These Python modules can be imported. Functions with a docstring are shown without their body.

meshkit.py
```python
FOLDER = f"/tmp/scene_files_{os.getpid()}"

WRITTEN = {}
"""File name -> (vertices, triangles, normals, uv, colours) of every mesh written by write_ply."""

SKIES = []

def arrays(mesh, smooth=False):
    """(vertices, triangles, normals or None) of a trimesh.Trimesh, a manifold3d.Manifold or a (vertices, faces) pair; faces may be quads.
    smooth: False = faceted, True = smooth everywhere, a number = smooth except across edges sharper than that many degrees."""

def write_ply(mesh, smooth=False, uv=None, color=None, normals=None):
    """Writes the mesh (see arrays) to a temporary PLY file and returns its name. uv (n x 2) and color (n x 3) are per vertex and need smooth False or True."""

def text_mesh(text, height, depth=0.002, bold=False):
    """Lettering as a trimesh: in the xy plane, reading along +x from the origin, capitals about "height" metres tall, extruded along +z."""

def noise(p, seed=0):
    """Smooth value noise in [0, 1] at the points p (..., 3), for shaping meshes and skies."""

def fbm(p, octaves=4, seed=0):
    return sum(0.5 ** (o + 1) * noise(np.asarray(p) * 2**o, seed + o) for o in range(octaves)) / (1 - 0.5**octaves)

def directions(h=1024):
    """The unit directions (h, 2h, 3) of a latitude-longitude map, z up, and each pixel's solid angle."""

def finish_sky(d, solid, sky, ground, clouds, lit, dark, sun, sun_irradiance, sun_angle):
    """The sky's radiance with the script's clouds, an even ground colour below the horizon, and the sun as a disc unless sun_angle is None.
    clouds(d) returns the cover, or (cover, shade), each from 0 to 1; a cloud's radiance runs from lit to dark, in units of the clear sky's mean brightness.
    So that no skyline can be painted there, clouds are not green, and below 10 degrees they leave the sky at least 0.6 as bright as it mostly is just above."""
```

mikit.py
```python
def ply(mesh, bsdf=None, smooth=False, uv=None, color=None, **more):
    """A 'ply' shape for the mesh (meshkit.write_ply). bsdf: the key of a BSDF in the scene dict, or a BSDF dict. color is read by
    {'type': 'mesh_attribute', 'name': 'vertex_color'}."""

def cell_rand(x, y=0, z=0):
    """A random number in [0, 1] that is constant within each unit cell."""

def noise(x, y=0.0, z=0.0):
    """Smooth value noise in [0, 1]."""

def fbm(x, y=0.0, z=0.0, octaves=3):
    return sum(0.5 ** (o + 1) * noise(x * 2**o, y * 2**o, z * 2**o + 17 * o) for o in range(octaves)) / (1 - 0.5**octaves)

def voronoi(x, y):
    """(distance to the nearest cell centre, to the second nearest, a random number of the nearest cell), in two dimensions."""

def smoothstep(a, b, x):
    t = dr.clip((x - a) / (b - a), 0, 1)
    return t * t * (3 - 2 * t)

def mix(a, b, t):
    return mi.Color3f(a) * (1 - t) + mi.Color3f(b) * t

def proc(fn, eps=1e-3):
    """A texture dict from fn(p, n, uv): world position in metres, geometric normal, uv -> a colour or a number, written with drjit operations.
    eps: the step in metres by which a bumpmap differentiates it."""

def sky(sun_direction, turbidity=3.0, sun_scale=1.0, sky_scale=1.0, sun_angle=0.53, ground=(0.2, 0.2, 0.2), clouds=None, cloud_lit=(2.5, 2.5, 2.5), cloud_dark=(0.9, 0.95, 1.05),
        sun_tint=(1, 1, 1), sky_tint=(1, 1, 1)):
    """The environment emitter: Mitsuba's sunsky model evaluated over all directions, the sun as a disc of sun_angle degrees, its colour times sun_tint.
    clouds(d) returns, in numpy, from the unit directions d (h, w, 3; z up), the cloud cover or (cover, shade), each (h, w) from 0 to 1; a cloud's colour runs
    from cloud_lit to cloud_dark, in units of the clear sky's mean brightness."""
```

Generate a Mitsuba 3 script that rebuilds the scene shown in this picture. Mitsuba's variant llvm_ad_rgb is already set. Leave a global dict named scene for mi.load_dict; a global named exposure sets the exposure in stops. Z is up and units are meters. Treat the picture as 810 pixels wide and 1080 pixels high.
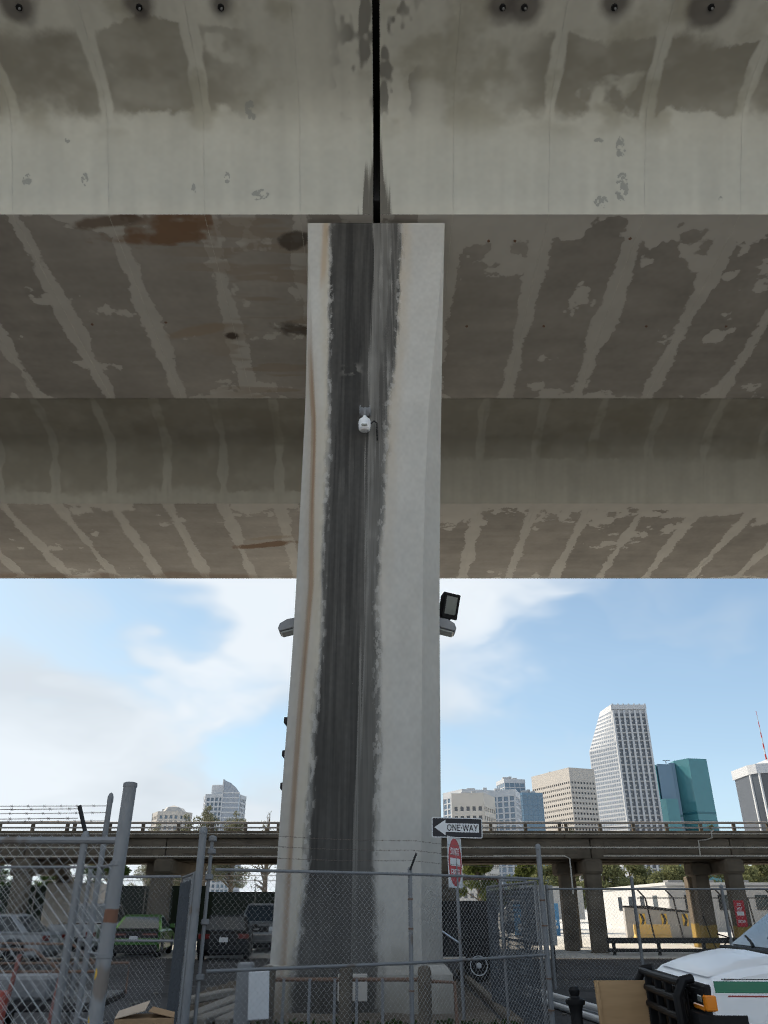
import math, random
import numpy as np
import trimesh
import shapely.geometry as sg
import mitsuba as mi
import drjit as dr
import mikit, meshkit
from mikit import noise, fbm, smoothstep, mix

rng = np.random.default_rng(7)
random.seed(7)
T = mi.ScalarTransform4f
scene, labels = {}, {}

# ---------------------------------------------------------------- camera, sky, exposure
CAM_H = 1.7
PITCH = math.radians(27.07)
scene['camera'] = {'type': 'perspective', 'fov_axis': 'y', 'fov': 66.99, 'near_clip': 0.05, 'far_clip': 6000.0,
                   'to_world': T().look_at(origin=[0, 0, CAM_H], target=[0, math.cos(PITCH), CAM_H + math.sin(PITCH)], up=[0, 0, 1])}


def clouds(d):
    x, y, z = d[..., 0], d[..., 1], np.maximum(d[..., 2], 0.0)
    q = np.stack([x / (z + 0.22), y / (z + 0.22), z * 0], -1)
    warp = meshkit.fbm(q * 2.3 + 11, 4, 5)[..., None] - 0.5
    big = meshkit.fbm(q * 0.85 + warp * 0.55 + [3.1, 7.7, 0], 8, 21)
    wisps = meshkit.fbm(q * [2.2, 1.0, 1] + warp * 0.9, 8, 33)
    bias = 0.13 * np.clip(-x * 2.0, -0.6, 1.0) + 0.10 * np.exp(-z / 0.16)
    c = np.clip((big + bias + 0.10 * (wisps - 0.5) - 0.475) / 0.13, 0, 1)
    c = c * c * (3 - 2 * c)
    w = np.clip((wisps - 0.45) / 0.30, 0, 1) * 0.62
    w = 1 - (1 - w) * (1 - 0.09 - 0.24 * np.exp(-z / 0.18))
    cover = 1 - (1 - 0.94 * c) * (1 - w)
    shade = np.clip(0.62 - 2.2 * (big - 0.42) - 0.25 * c + 0.9 * (wisps - 0.5), 0, 0.5)
    return cover, shade


SUN = (-0.75, 0.55, 0.78)
scene['sky'] = mikit.sky(SUN, turbidity=3.0, clouds=clouds, cloud_lit=(2.02, 2.16, 2.28), cloud_dark=(1.25, 1.42, 1.58), sky_tint=(0.99, 1.0, 0.92), sun_scale=0.85, sky_scale=0.92, sun_tint=(0.95, 1.0, 1.08), ground=(0.25, 0.24, 0.22))
exposure = 2.45

# ---------------------------------------------------------------- helpers


def key_for(base):
    if base not in scene and base not in labels:
        return base
    i = 1
    while f'{base}_{i:03d}' in scene or f'{base}_{i:03d}' in labels:
        i += 1
    return f'{base}_{i:03d}'


def thing(name, label, cat, group=None):
    k = key_for(name)
    labels[k] = {'label': label, 'category': cat}
    if group:
        labels[k]['group'] = group
    return k


def part(parent, name, mesh, mat, smooth=False, m=None, label=None, kind=None, **kw):
    k = key_for(parent + '__' + name)
    if isinstance(mesh, list):
        mesh = trimesh.util.concatenate(mesh)
    if m is not None:
        mesh = mesh.copy()
        mesh.apply_transform(m)
    scene[k] = mikit.ply(mesh, mat, smooth=smooth, **kw)
    e = {}
    if label:
        e['label'] = label
    if kind:
        e['kind'] = kind
    if e:
        labels[k] = e
    return k


def solo(name, mesh, mat, label, cat, group=None, smooth=False, m=None):
    k = key_for(name)
    if isinstance(mesh, list):
        mesh = trimesh.util.concatenate(mesh)
    if m is not None:
        mesh = mesh.copy()
        mesh.apply_transform(m)
    scene[k] = mikit.ply(mesh, mat, smooth=smooth)
    labels[k] = {'label': label, 'category': cat}
    if group:
        labels[k]['group'] = group
    return k


def struct(name, mesh, mat, smooth=False, label=None):
    k = key_for(name)
    if isinstance(mesh, list):
        mesh = trimesh.util.concatenate(mesh)
    scene[k] = mikit.ply(mesh, mat, smooth=smooth)
    labels[k] = {'kind': 'structure', 'label': label, 'category': name.replace('_', ' ')} if label else {'kind': 'structure'}
    return k


def mesh(v, f):
    return trimesh.Trimesh(np.asarray(v, float), np.asarray(f, int), process=False)


def box(x0, x1, y0, y1, z0, z1, c=0.0):
    x0, x1 = min(x0, x1), max(x0, x1)
    y0, y1 = min(y0, y1), max(y0, y1)
    if c <= 0:
        b = trimesh.creation.box((x1 - x0, y1 - y0, z1 - z0))
        b.apply_translation(((x0 + x1) / 2, (y0 + y1) / 2, (z0 + z1) / 2))
        return b
    pts = []
    for sx, X in ((1, x0), (-1, x1)):
        for sy, Y in ((1, y0), (-1, y1)):
            for sz, Z in ((1, z0), (-1, z1)):
                pts += [(X, Y + sy * c, Z + sz * c), (X + sx * c, Y, Z + sz * c), (X + sx * c, Y + sy * c, Z)]
    return trimesh.convex.convex_hull(np.array(pts))


def hull(pts):
    return trimesh.convex.convex_hull(np.array(pts, float))


def mat4(o, ex, ey, ez):
    m = np.eye(4)
    m[:3, 0], m[:3, 1], m[:3, 2], m[:3, 3] = ex, ey, ez, o
    return m


def place(x, y, z=0, deg=0):
    a = math.radians(deg)
    return mat4((x, y, z), (math.cos(a), math.sin(a), 0), (-math.sin(a), math.cos(a), 0), (0, 0, 1))


def sign_frame(x, y, z, deg, tilt=0):
    """local x along the sign, local y up, local z out of its face; deg 0 faces -y (towards the road in front)"""
    a, t = math.radians(deg), math.radians(tilt)
    n = np.array([math.sin(a), -math.cos(a), 0])
    ex = np.array([math.cos(a), math.sin(a), 0])
    up = np.array([0, 0, 1.0])
    return mat4((x, y, z), ex * math.cos(t) + up * math.sin(t), up * math.cos(t) - ex * math.sin(t), n)


def tube(pts, r, n=8, caps=True):
    """a round bar through the points; r one number or one per point"""
    p = np.asarray(pts, float)
    rr = np.broadcast_to(np.asarray(r, float), (len(p),))
    t = np.gradient(p, axis=0)
    t /= np.linalg.norm(t, axis=1, keepdims=True)
    ref = np.array([0, 0, 1.0]) if abs(t[0][2]) < 0.9 else np.array([1.0, 0, 0])
    u = np.cross(t[0], ref)
    u /= np.linalg.norm(u)
    V = []
    a = np.arange(n) * 2 * np.pi / n
    for i in range(len(p)):
        u = u - t[i] * (u @ t[i])
        u /= np.linalg.norm(u)
        w = np.cross(t[i], u)
        V.append(p[i] + rr[i] * (np.cos(a)[:, None] * u + np.sin(a)[:, None] * w))
    V = np.vstack(V)
    F = []
    for i in range(len(p) - 1):
        for k in range(n):
            k2 = (k + 1) % n
            A, B, C, D = i * n + k, i * n + k2, (i + 1) * n + k2, (i + 1) * n + k
            F += [(A, B, C), (A, C, D)]
    if caps:
        V = np.vstack([V, p[:1], p[-1:]])
        c0, c1 = len(V) - 2, len(V) - 1
        for k in range(n):
            k2 = (k + 1) % n
            F += [(c0, k2, k), (c1, (len(p) - 1) * n + k, (len(p) - 1) * n + k2)]
    return mesh(V, F)


def lathe(profile, n=24):
    """profile (r, z) from bottom to top, closed at both ends"""
    a = np.arange(n) * 2 * np.pi / n
    V, F = [], []
    for r, z in profile:
        V.append(np.stack([r * np.cos(a), r * np.sin(a), a * 0 + z], 1))
    V = np.vstack(V + [[[0, 0, profile[0][1]]], [[0, 0, profile[-1][1]]]])
    m = len(profile)
    for i in range(m - 1):
        for k in range(n):
            k2 = (k + 1) % n
            F += [(i * n + k, i * n + k2, (i + 1) * n + k2), (i * n + k, (i + 1) * n + k2, (i + 1) * n + k)]
    for k in range(n):
        k2 = (k + 1) % n
        F += [(m * n, k2, k), (m * n + 1, (m - 1) * n + k, (m - 1) * n + k2)]
    return mesh(V, F)


def inset(poly, b):
    """the polygon moved inwards by b along its vertex normals (ccw)"""
    p = np.asarray(poly, float)
    e1 = p - np.roll(p, 1, 0)
    e2 = np.roll(p, -1, 0) - p
    n1 = np.stack([-e1[:, 1], e1[:, 0]], 1) / (np.linalg.norm(e1, axis=1)[:, None] + 1e-12)
    n2 = np.stack([-e2[:, 1], e2[:, 0]], 1) / (np.linalg.norm(e2, axis=1)[:, None] + 1e-12)
    n = n1 + n2
    L = (n * n).sum(1)[:, None]
    n = np.where(L > 1e-6, 2 * n / np.maximum(L, 0.8), 0)
    return p + n * b


def ccw(poly):
    p = np.asarray(poly, float)
    a = np.sum(p[:, 0] * np.roll(p[:, 1], -1) - np.roll(p[:, 0], -1) * p[:, 1])
    return p if a > 0 else p[::-1]


def bevel_extrude(poly, s0, s1, b, axis):
    """poly in the plane across the axis; the ends are set in by b. axis 'x': poly is (y, z); axis 'y': poly is (x, z); axis 'z': (x, y)"""
    p = ccw(poly)
    q = inset(p, b) if b > 0 else p
    rings = [(s0, q), (s0 + b, p), (s1 - b, p), (s1, q)] if b > 0 else [(s0, p), (s1, p)]
    n = len(p)
    V, F = [], []
    for s, r in rings:
        if axis == 'x':
            V.append(np.stack([np.full(n, s), r[:, 0], r[:, 1]], 1))
        elif axis == 'y':
            V.append(np.stack([r[:, 0], np.full(n, s), r[:, 1]], 1))
        else:
            V.append(np.stack([r[:, 0], r[:, 1], np.full(n, s)], 1))
    V = np.vstack(V)
    for i in range(len(rings) - 1):
        for k in range(n):
            k2 = (k + 1) % n
            F += [(i * n + k, i * n + k2, (i + 1) * n + k2), (i * n + k, (i + 1) * n + k2, (i + 1) * n + k)]
    v2, f2 = trimesh.creation.triangulate_polygon(sg.Polygon(q), engine='earcut')
    idx = np.array([np.argmin(((q - x) ** 2).sum(1)) for x in v2])
    f2 = idx[f2]
    F += [tuple(t[::-1]) for t in f2] + [tuple(t + (len(rings) - 1) * n) for t in f2]
    m = mesh(V, F)
    if axis == 'y':
        m.invert()
    return m


def plate(poly, depth):
    """flat plate in local xy, extruded along +z"""
    if not isinstance(poly, sg.Polygon):
        poly = sg.Polygon(poly)
    return trimesh.creation.extrude_polygon(poly, depth, engine='earcut')


def shift(m, x=0, y=0, z=0):
    m = m.copy()
    m.apply_translation((x, y, z))
    return m


def rrect(w, h, r):
    return sg.box(-w / 2 + r, -h / 2 + r, w / 2 - r, h / 2 - r).buffer(r, 6)


def quad(a, b, c, d):
    return mesh([a, b, c, d], [(0, 1, 2), (0, 2, 3)])


def slab4(corners, n, t):
    """a thin pane on four corners, with thickness t along n"""
    c = np.asarray(corners, float)
    return hull(np.vstack([c, c + np.asarray(n, float) * t]))


def chain_link(p0, p1, z0, z1, pitch=0.036, r=0.0025):
    """woven wire: one zigzag wire per column, hooked into the next"""
    p0, p1 = np.asarray(p0, float), np.asarray(p1, float)
    L = np.linalg.norm(p1 - p0)
    ex = (p1 - p0) / L
    ny = np.array([-ex[1], ex[0]])
    nw, K = int(L / pitch), int((z1 - z0) / pitch) + 1
    i, k = np.meshgrid(np.arange(nw), np.arange(K), indexing='ij')
    odd = (k + i) % 2
    lean = 0.006 * np.sin(i * 0.21 + k * 0.08) + 0.004 * np.sin(k * 0.3)
    s = (i + odd) * pitch + 0.002 * np.where(odd == 0, -1, 1) + lean * 0.6
    off = np.where(odd == 0, 0.003, -0.003) + 0.012 * np.sin(i * 0.05) * np.sin(k * 0.06)
    z = z0 + k * (z1 - z0) / (K - 1)
    C = np.stack([p0[0] + ex[0] * s + ny[0] * off, p0[1] + ex[1] * s + ny[1] * off, z], -1)
    V = []
    for j in range(3):
        a = j * 2 * math.pi / 3
        V.append(C + r * np.array([ex[0] * math.cos(a) + ny[0] * math.sin(a), ex[1] * math.cos(a) + ny[1] * math.sin(a), 0]))
    V = np.stack(V, 2)
    base = (i * K + k)[:, :-1] * 3
    F = []
    for j in range(3):
        j2 = (j + 1) % 3
        F += [np.stack([base + j, base + j2, base + 3 + j2], -1).reshape(-1, 3), np.stack([base + j, base + 3 + j2, base + 3 + j], -1).reshape(-1, 3)]
    return mesh(V.reshape(-1, 3), np.vstack(F))


def barbed_wire(a, b, sag=0.02, r=0.0025):
    a, b = np.asarray(a, float), np.asarray(b, float)
    L = np.linalg.norm(b - a)
    t = np.linspace(0, 1, max(4, int(L / 0.3)))
    p = a + (b - a) * t[:, None]
    p[:, 2] -= sag * 4 * t * (1 - t)
    out = [tube(p, r, 4, False)]
    for s in np.arange(0.06, L, 0.13):
        c = a + (b - a) * s / L
        c[2] -= sag * 4 * (s / L) * (1 - s / L)
        out.append(tube([c + [-0.008, 0.008, -0.009], c + [0.008, -0.008, 0.009]], 0.0018, 3, False))
        out.append(tube([c + [0.008, 0.008, -0.008], c + [-0.008, -0.008, 0.008]], 0.0018, 3, False))
    return trimesh.util.concatenate(out)


def foliage(centres, radii, n, size, squash=0.8):
    """leaf sprays: many small bent leaf faces around clump centres"""
    centres, radii = np.asarray(centres, float), np.asarray(radii, float)
    w = radii ** 2
    pick = rng.choice(len(centres), n, p=w / w.sum())
    d = rng.normal(size=(n, 3))
    d /= np.linalg.norm(d, axis=1, keepdims=True)
    rad = radii[pick] * rng.uniform(0.15, 1.0, n) ** 0.5
    c = centres[pick] + d * rad[:, None] * [1, 1, squash]
    a = rng.normal(size=(n, 3))
    a /= np.linalg.norm(a, axis=1, keepdims=True)
    b = np.cross(a, rng.normal(size=(n, 3)))
    b /= np.linalg.norm(b, axis=1, keepdims=True)
    s = size * rng.uniform(0.6, 1.3, n)[:, None]
    V = np.stack([c - a * s, c + b * s * 0.45, c + a * s, c - b * s * 0.45], 1).reshape(-1, 3)
    i = np.arange(n)[:, None] * 4
    F = np.vstack([i + [0, 1, 2], i + [0, 2, 3]])
    return mesh(V, F)


def lin(x, pts):
    """piecewise linear through (x, value) pairs with rising x, for textures"""
    out = mi.Float(pts[0][1])
    for (xa, va), (xb, vb) in zip(pts, pts[1:]):
        t = dr.clip((x - xa) / (xb - xa), 0, 1)
        out = dr.select(x > xa, va + (vb - va) * t, out)
    return out


# ---------------------------------------------------------------- materials
def diffuse(key, rgb, rough=0.85, spec=0.25, metallic=0.0, **kw):
    scene[key] = {'type': 'twosided', 'b': {'type': 'principled', 'base_color': {'type': 'rgb', 'value': list(rgb)} if not isinstance(rgb, dict) else rgb,
                                            'roughness': rough, 'specular': spec, 'metallic': metallic, **kw}}


def diffuse_proc(key, fn, rough=0.9, spec=0.2, bump=None, scale=1.0, eps=2e-3, metallic=0.0):
    b = {'type': 'principled', 'base_color': mikit.proc(fn), 'roughness': rough, 'specular': spec, 'metallic': metallic}
    if bump is not None:
        b = {'type': 'bumpmap', 'arbitrary': mikit.proc(bump, eps), 'scale': scale, 'b': b}
    scene[key] = {'type': 'twosided', 'b': b}


XJ = -0.22                     # the open joint between the spans
ZS = 19.86                     # underside of the box girders
NEAR_Y, NEAR_W = 16.29, 9.24
FAR_Y, FAR_W = 34.60, 9.99
SEAM = 30.06
SEG0, SEG = 2.25, 2.82

DRAINS = [(-9.69, 0.42), (-6.5, 0.36), (-4.33, 0.26), (3.15, 0.33), (3.73, 0.40), (6.12, 0.33), (8.69, 0.55)]


def blob(x, y, cx, cy, lx, ly, ang, wob):
    c, s = math.cos(ang), math.sin(ang)
    u = ((x - cx) * c + (y - cy) * s) / lx
    v = (-(x - cx) * s + (y - cy) * c) / ly
    return smoothstep(1.0, 0.55, dr.sqrt(u * u + v * v) + wob)


def girder_colour(p, n, uv):
    x, y, z = p.x, p.y, p.z
    ax = dr.abs(x - XJ)
    near = y < SEAM
    yl = y - dr.select(near, NEAR_Y, FAR_Y)
    t = z - ZS
    q = (ax - SEG0) / SEG + 0.5
    d = dr.abs(q - dr.floor(q) - 0.5) * SEG
    d = dr.select(ax < 1.0, 9.0, d)
    big = fbm(x * 0.45 + 3, y * 0.6, z * 0.8, 4)
    med = fbm(x * 1.7, y * 1.7 + 9, z * 1.7, 4)
    fine = fbm(x * 7, y * 7, z * 7 + 5, 3)
    panel = mikit.cell_rand(dr.floor((ax - SEG0) / SEG) + dr.select(x > XJ, 40.0, 0.0), dr.select(near, 1.0, 2.0))
    edge = (noise(x * 1.1 + 20, y * 1.1, z * 1.6) - 0.5) * 0.24 + (med - 0.5) * 0.26 + (fine - 0.5) * 0.07
    joint = dr.floor((ax - SEG0) / SEG + 0.5) * dr.select(x > XJ, 1.0, -1.0)
    width = 0.15 + 0.25 * noise(joint * 5.3 + 2, y * 0.42, 1.0)
    strip = smoothstep(width + 0.03, width - 0.03, d + edge + (fine - 0.5) * 0.14) * (0.78 + 0.22 * big)
    # soffit: dark weathered form face, pale mortar along the joints, pale washed patches at its front edge
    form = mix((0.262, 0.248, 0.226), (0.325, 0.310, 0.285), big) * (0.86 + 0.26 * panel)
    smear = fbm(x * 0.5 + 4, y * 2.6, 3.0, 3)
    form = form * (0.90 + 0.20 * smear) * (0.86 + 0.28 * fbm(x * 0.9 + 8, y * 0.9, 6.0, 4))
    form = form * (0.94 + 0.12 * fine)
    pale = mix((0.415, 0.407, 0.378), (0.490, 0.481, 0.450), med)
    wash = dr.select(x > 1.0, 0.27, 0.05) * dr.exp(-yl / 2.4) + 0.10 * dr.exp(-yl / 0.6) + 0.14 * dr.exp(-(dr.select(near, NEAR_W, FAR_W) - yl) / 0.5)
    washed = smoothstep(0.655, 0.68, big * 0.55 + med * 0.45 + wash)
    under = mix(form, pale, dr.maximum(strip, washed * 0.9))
    nearest = dr.minimum(yl, 99.0)
    tan = smoothstep(0.52, 0.68, smear) * smoothstep(-8.0, -4.5, x) * smoothstep(-1.0, -2.2, x) * dr.select(near, 1.0, 0.0)
    under = mix(under, (0.265, 0.215, 0.165), tan * 0.55)
    rust = blob(x, y, -5.9, 16.75, 2.7, 0.85, -0.16, (med - 0.5) * 1.1 + (smear - 0.5) * 0.9) * smoothstep(-5.05, -5.12, x)
    under = mix(under, (0.190, 0.105, 0.055), rust * 0.85)
    rust = blob(x, y, -8.2, 16.55, 1.5, 0.3, -0.12, (med - 0.5) * 1.1)
    under = mix(under, (0.125, 0.085, 0.058), rust * 0.8)
    streak = blob(x, y, -6.55, 21.45, 1.35, 0.34, -0.28, (med - 0.5) * 0.8)
    under = mix(under, (0.30, 0.235, 0.175), streak * 0.65)
    under = mix(under, (0.062, 0.046, 0.036), blob(x, y, -5.42, 21.72, 0.34, 0.26, 0, (med - 0.5) * 0.6) * 0.95)
    under = mix(under, (0.070, 0.056, 0.046), blob(x, y, -3.0, 21.4, 1.2, 0.5, 0.2, (med - 0.5) * 1.4) * 0.8)
    under = mix(under, (0.062, 0.050, 0.040), blob(x, y, -2.75, 17.3, 0.6, 0.4, 0.1, (med - 0.5) * 1.4) * 0.8)
    under = mix(under, (0.170, 0.105, 0.065), blob(x, y, -6.7, 39.6, 2.1, 0.42, -0.22, (med - 0.5) * 1.0) * 0.85)
    under = mix(under, (0.300, 0.25, 0.20), blob(x, y, -6.0, 38.6, 1.5, 0.3, -0.22, (med - 0.5) * 1.0) * 0.6)
    lip = smoothstep(0.75, 0.1, dr.abs(yl - FAR_W + 0.3) + (noise(x * 0.7, 3.0) - 0.4) * 1.1) * dr.select(near, 0.0, 1.0) * smoothstep(-2.0, -3.0, x)
    under = mix(under, (0.150, 0.095, 0.062), lip * 0.5)
    # web and wing: pale rendered concrete, dark weathered panels high up
    weather = mix((0.432, 0.434, 0.392), (0.505, 0.506, 0.462), big * 0.6 + med * 0.4) * (0.96 + 0.08 * fine)
    drip = fbm(x * 2.3, 2.0, z * 0.22, 3)
    weather = weather * (0.90 + 0.20 * drip)
    mott = smoothstep(0.46, 0.66, fbm(x * 0.75 + 13, y * 0.9, z * 0.9, 5)) * smoothstep(1.7, 2.6, t)
    weather = mix(weather, weather * mi.Color3f(0.70, 0.68, 0.62), mott * 0.75)
    dark = mix((0.235, 0.227, 0.194), (0.285, 0.274, 0.235), med) * dr.select(near, 1.0, 1.22)
    lo = dr.select(near, 2.52, 0.55) + (noise(x * 1.3, 7.0) - 0.5) * 0.25 + (med - 0.5) * 0.35
    # the dark panels stop on a curve below the drains
    hi = 13.15 - 0.95 * noise(x * 0.62 + 31, 4.0) + (med - 0.5) * 0.45 + 0.5 * (big - 0.5)
    lo = dr.select((~near) & (x > 0), 2.0, lo)
    soft = 0.05 + 0.22 * smoothstep(0.35, 0.65, noise(x * 0.8, z * 1.1 + y * 0.8, 3.0))
    lo = lo + (fine - 0.5) * 0.14
    hi = hi + (fine - 0.5) * 0.2
    area = smoothstep(lo - soft, lo + soft, t) * dr.select(near, smoothstep(hi - soft, hi + soft, y), 1.0)
    area = area * (0.62 + 0.38 * smoothstep(0.3, 0.6, fbm(x * 1.0, y * 1.4, z * 0.9 + 2, 4)))
    clear = dr.select(near, smoothstep(3.0, 5.2, ax + (med - 0.5) * 1.5), dr.select(x > 0, 0.55, 0.72))
    keep = smoothstep(0.33, 0.40, dr.select(near, big * 0.6 + med * 0.4, 1.0)) * clear
    side = mix(weather, dark, area * (1 - smoothstep(0.26, 0.17, d + edge * 0.9)) * keep)
    # the seam between the bridges drips dark on the back girder's wing
    side = mix(side, side * 0.86, dr.select(near, 0.0, smoothstep(2.4, 2.8, t)))
    lower = smoothstep(0.6, 0.0, t) * dr.select(near, 1.0, 0.0)
    side = mix(side, side * mi.Color3f(1.10, 1.09, 1.08), lower)
    # peeled spots
    peel = mi.Float(0)
    for cx, ct, rx, rt in ((-3.91, 2.5, 0.22, 0.30), (-4.61, 0.95, 0.12, 0.25), (-3.65, 0.5, 0.36, 0.22), (-8.8, 0.9, 0.14, 0.25), (-10.5, 0.9, 0.2, 0.25), (-5.6, 0.65, 0.1, 0.2), (6.95, 1.7, 0.20, 0.45), (7.0, 0.7, 0.26, 0.6), (6.4, 0.3, 0.3, 0.25), (6.3, 1.9, 0.2, 0.1), (-9.3, 1.9, 0.12, 0.1), (9.9, 0.4, 0.1, 0.1)):
        peel = dr.maximum(peel, blob(x, t, cx, ct, rx, rt, 0, 0))
    spot = smoothstep(0.585, 0.605, peel * 0.30 + fbm(x * 10, y * 2, z * 10, 5) * 0.62) * dr.select(near, 1.0, 0.0)
    side = mix(side, (0.250, 0.262, 0.250), spot * 0.8)
    for cx, r in DRAINS:
        w = dr.sqrt(dr.square(x - cx) + dr.square((y - 12.15) * 1.0))
        halo = smoothstep(r + 0.25, r - 0.12, w + (med - 0.5) * 0.35) * dr.select(near, 1.0, 0.0)
        side = mix(side, (0.085, 0.075, 0.072), halo * 0.80)
    # dirty water beside the open joint
    run = smoothstep(0.0, 1.0, (0.50 - 0.16 * t - ax + (fbm(x * 9.0, 2.0, z * 0.5, 3) - 0.5) * 0.45) / 0.14) * smoothstep(2.7, 2.2, t)
    side = mix(side, (0.085, 0.078, 0.068), run * dr.select(near, 0.85, 0.3))
    blot = smoothstep(0.55, 0.63, fbm(x * 2.0 + 7, y * 1.2, z * 1.6, 3)) * smoothstep(1.5, 0.5, ax) * smoothstep(2.3, 2.7, t)
    side = mix(side, (0.155, 0.152, 0.140), blot * 0.85)
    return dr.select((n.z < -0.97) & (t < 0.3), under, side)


def girder_bump(p, n, uv):
    return fbm(p.x * 5, p.y * 5, p.z * 5, 4) * 0.7 + noise(p.x * 22, p.y * 22, p.z * 22) * 0.2


diffuse_proc('girder_concrete', girder_colour, 0.92, 0.15, girder_bump, 0.012, 0.01)


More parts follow.
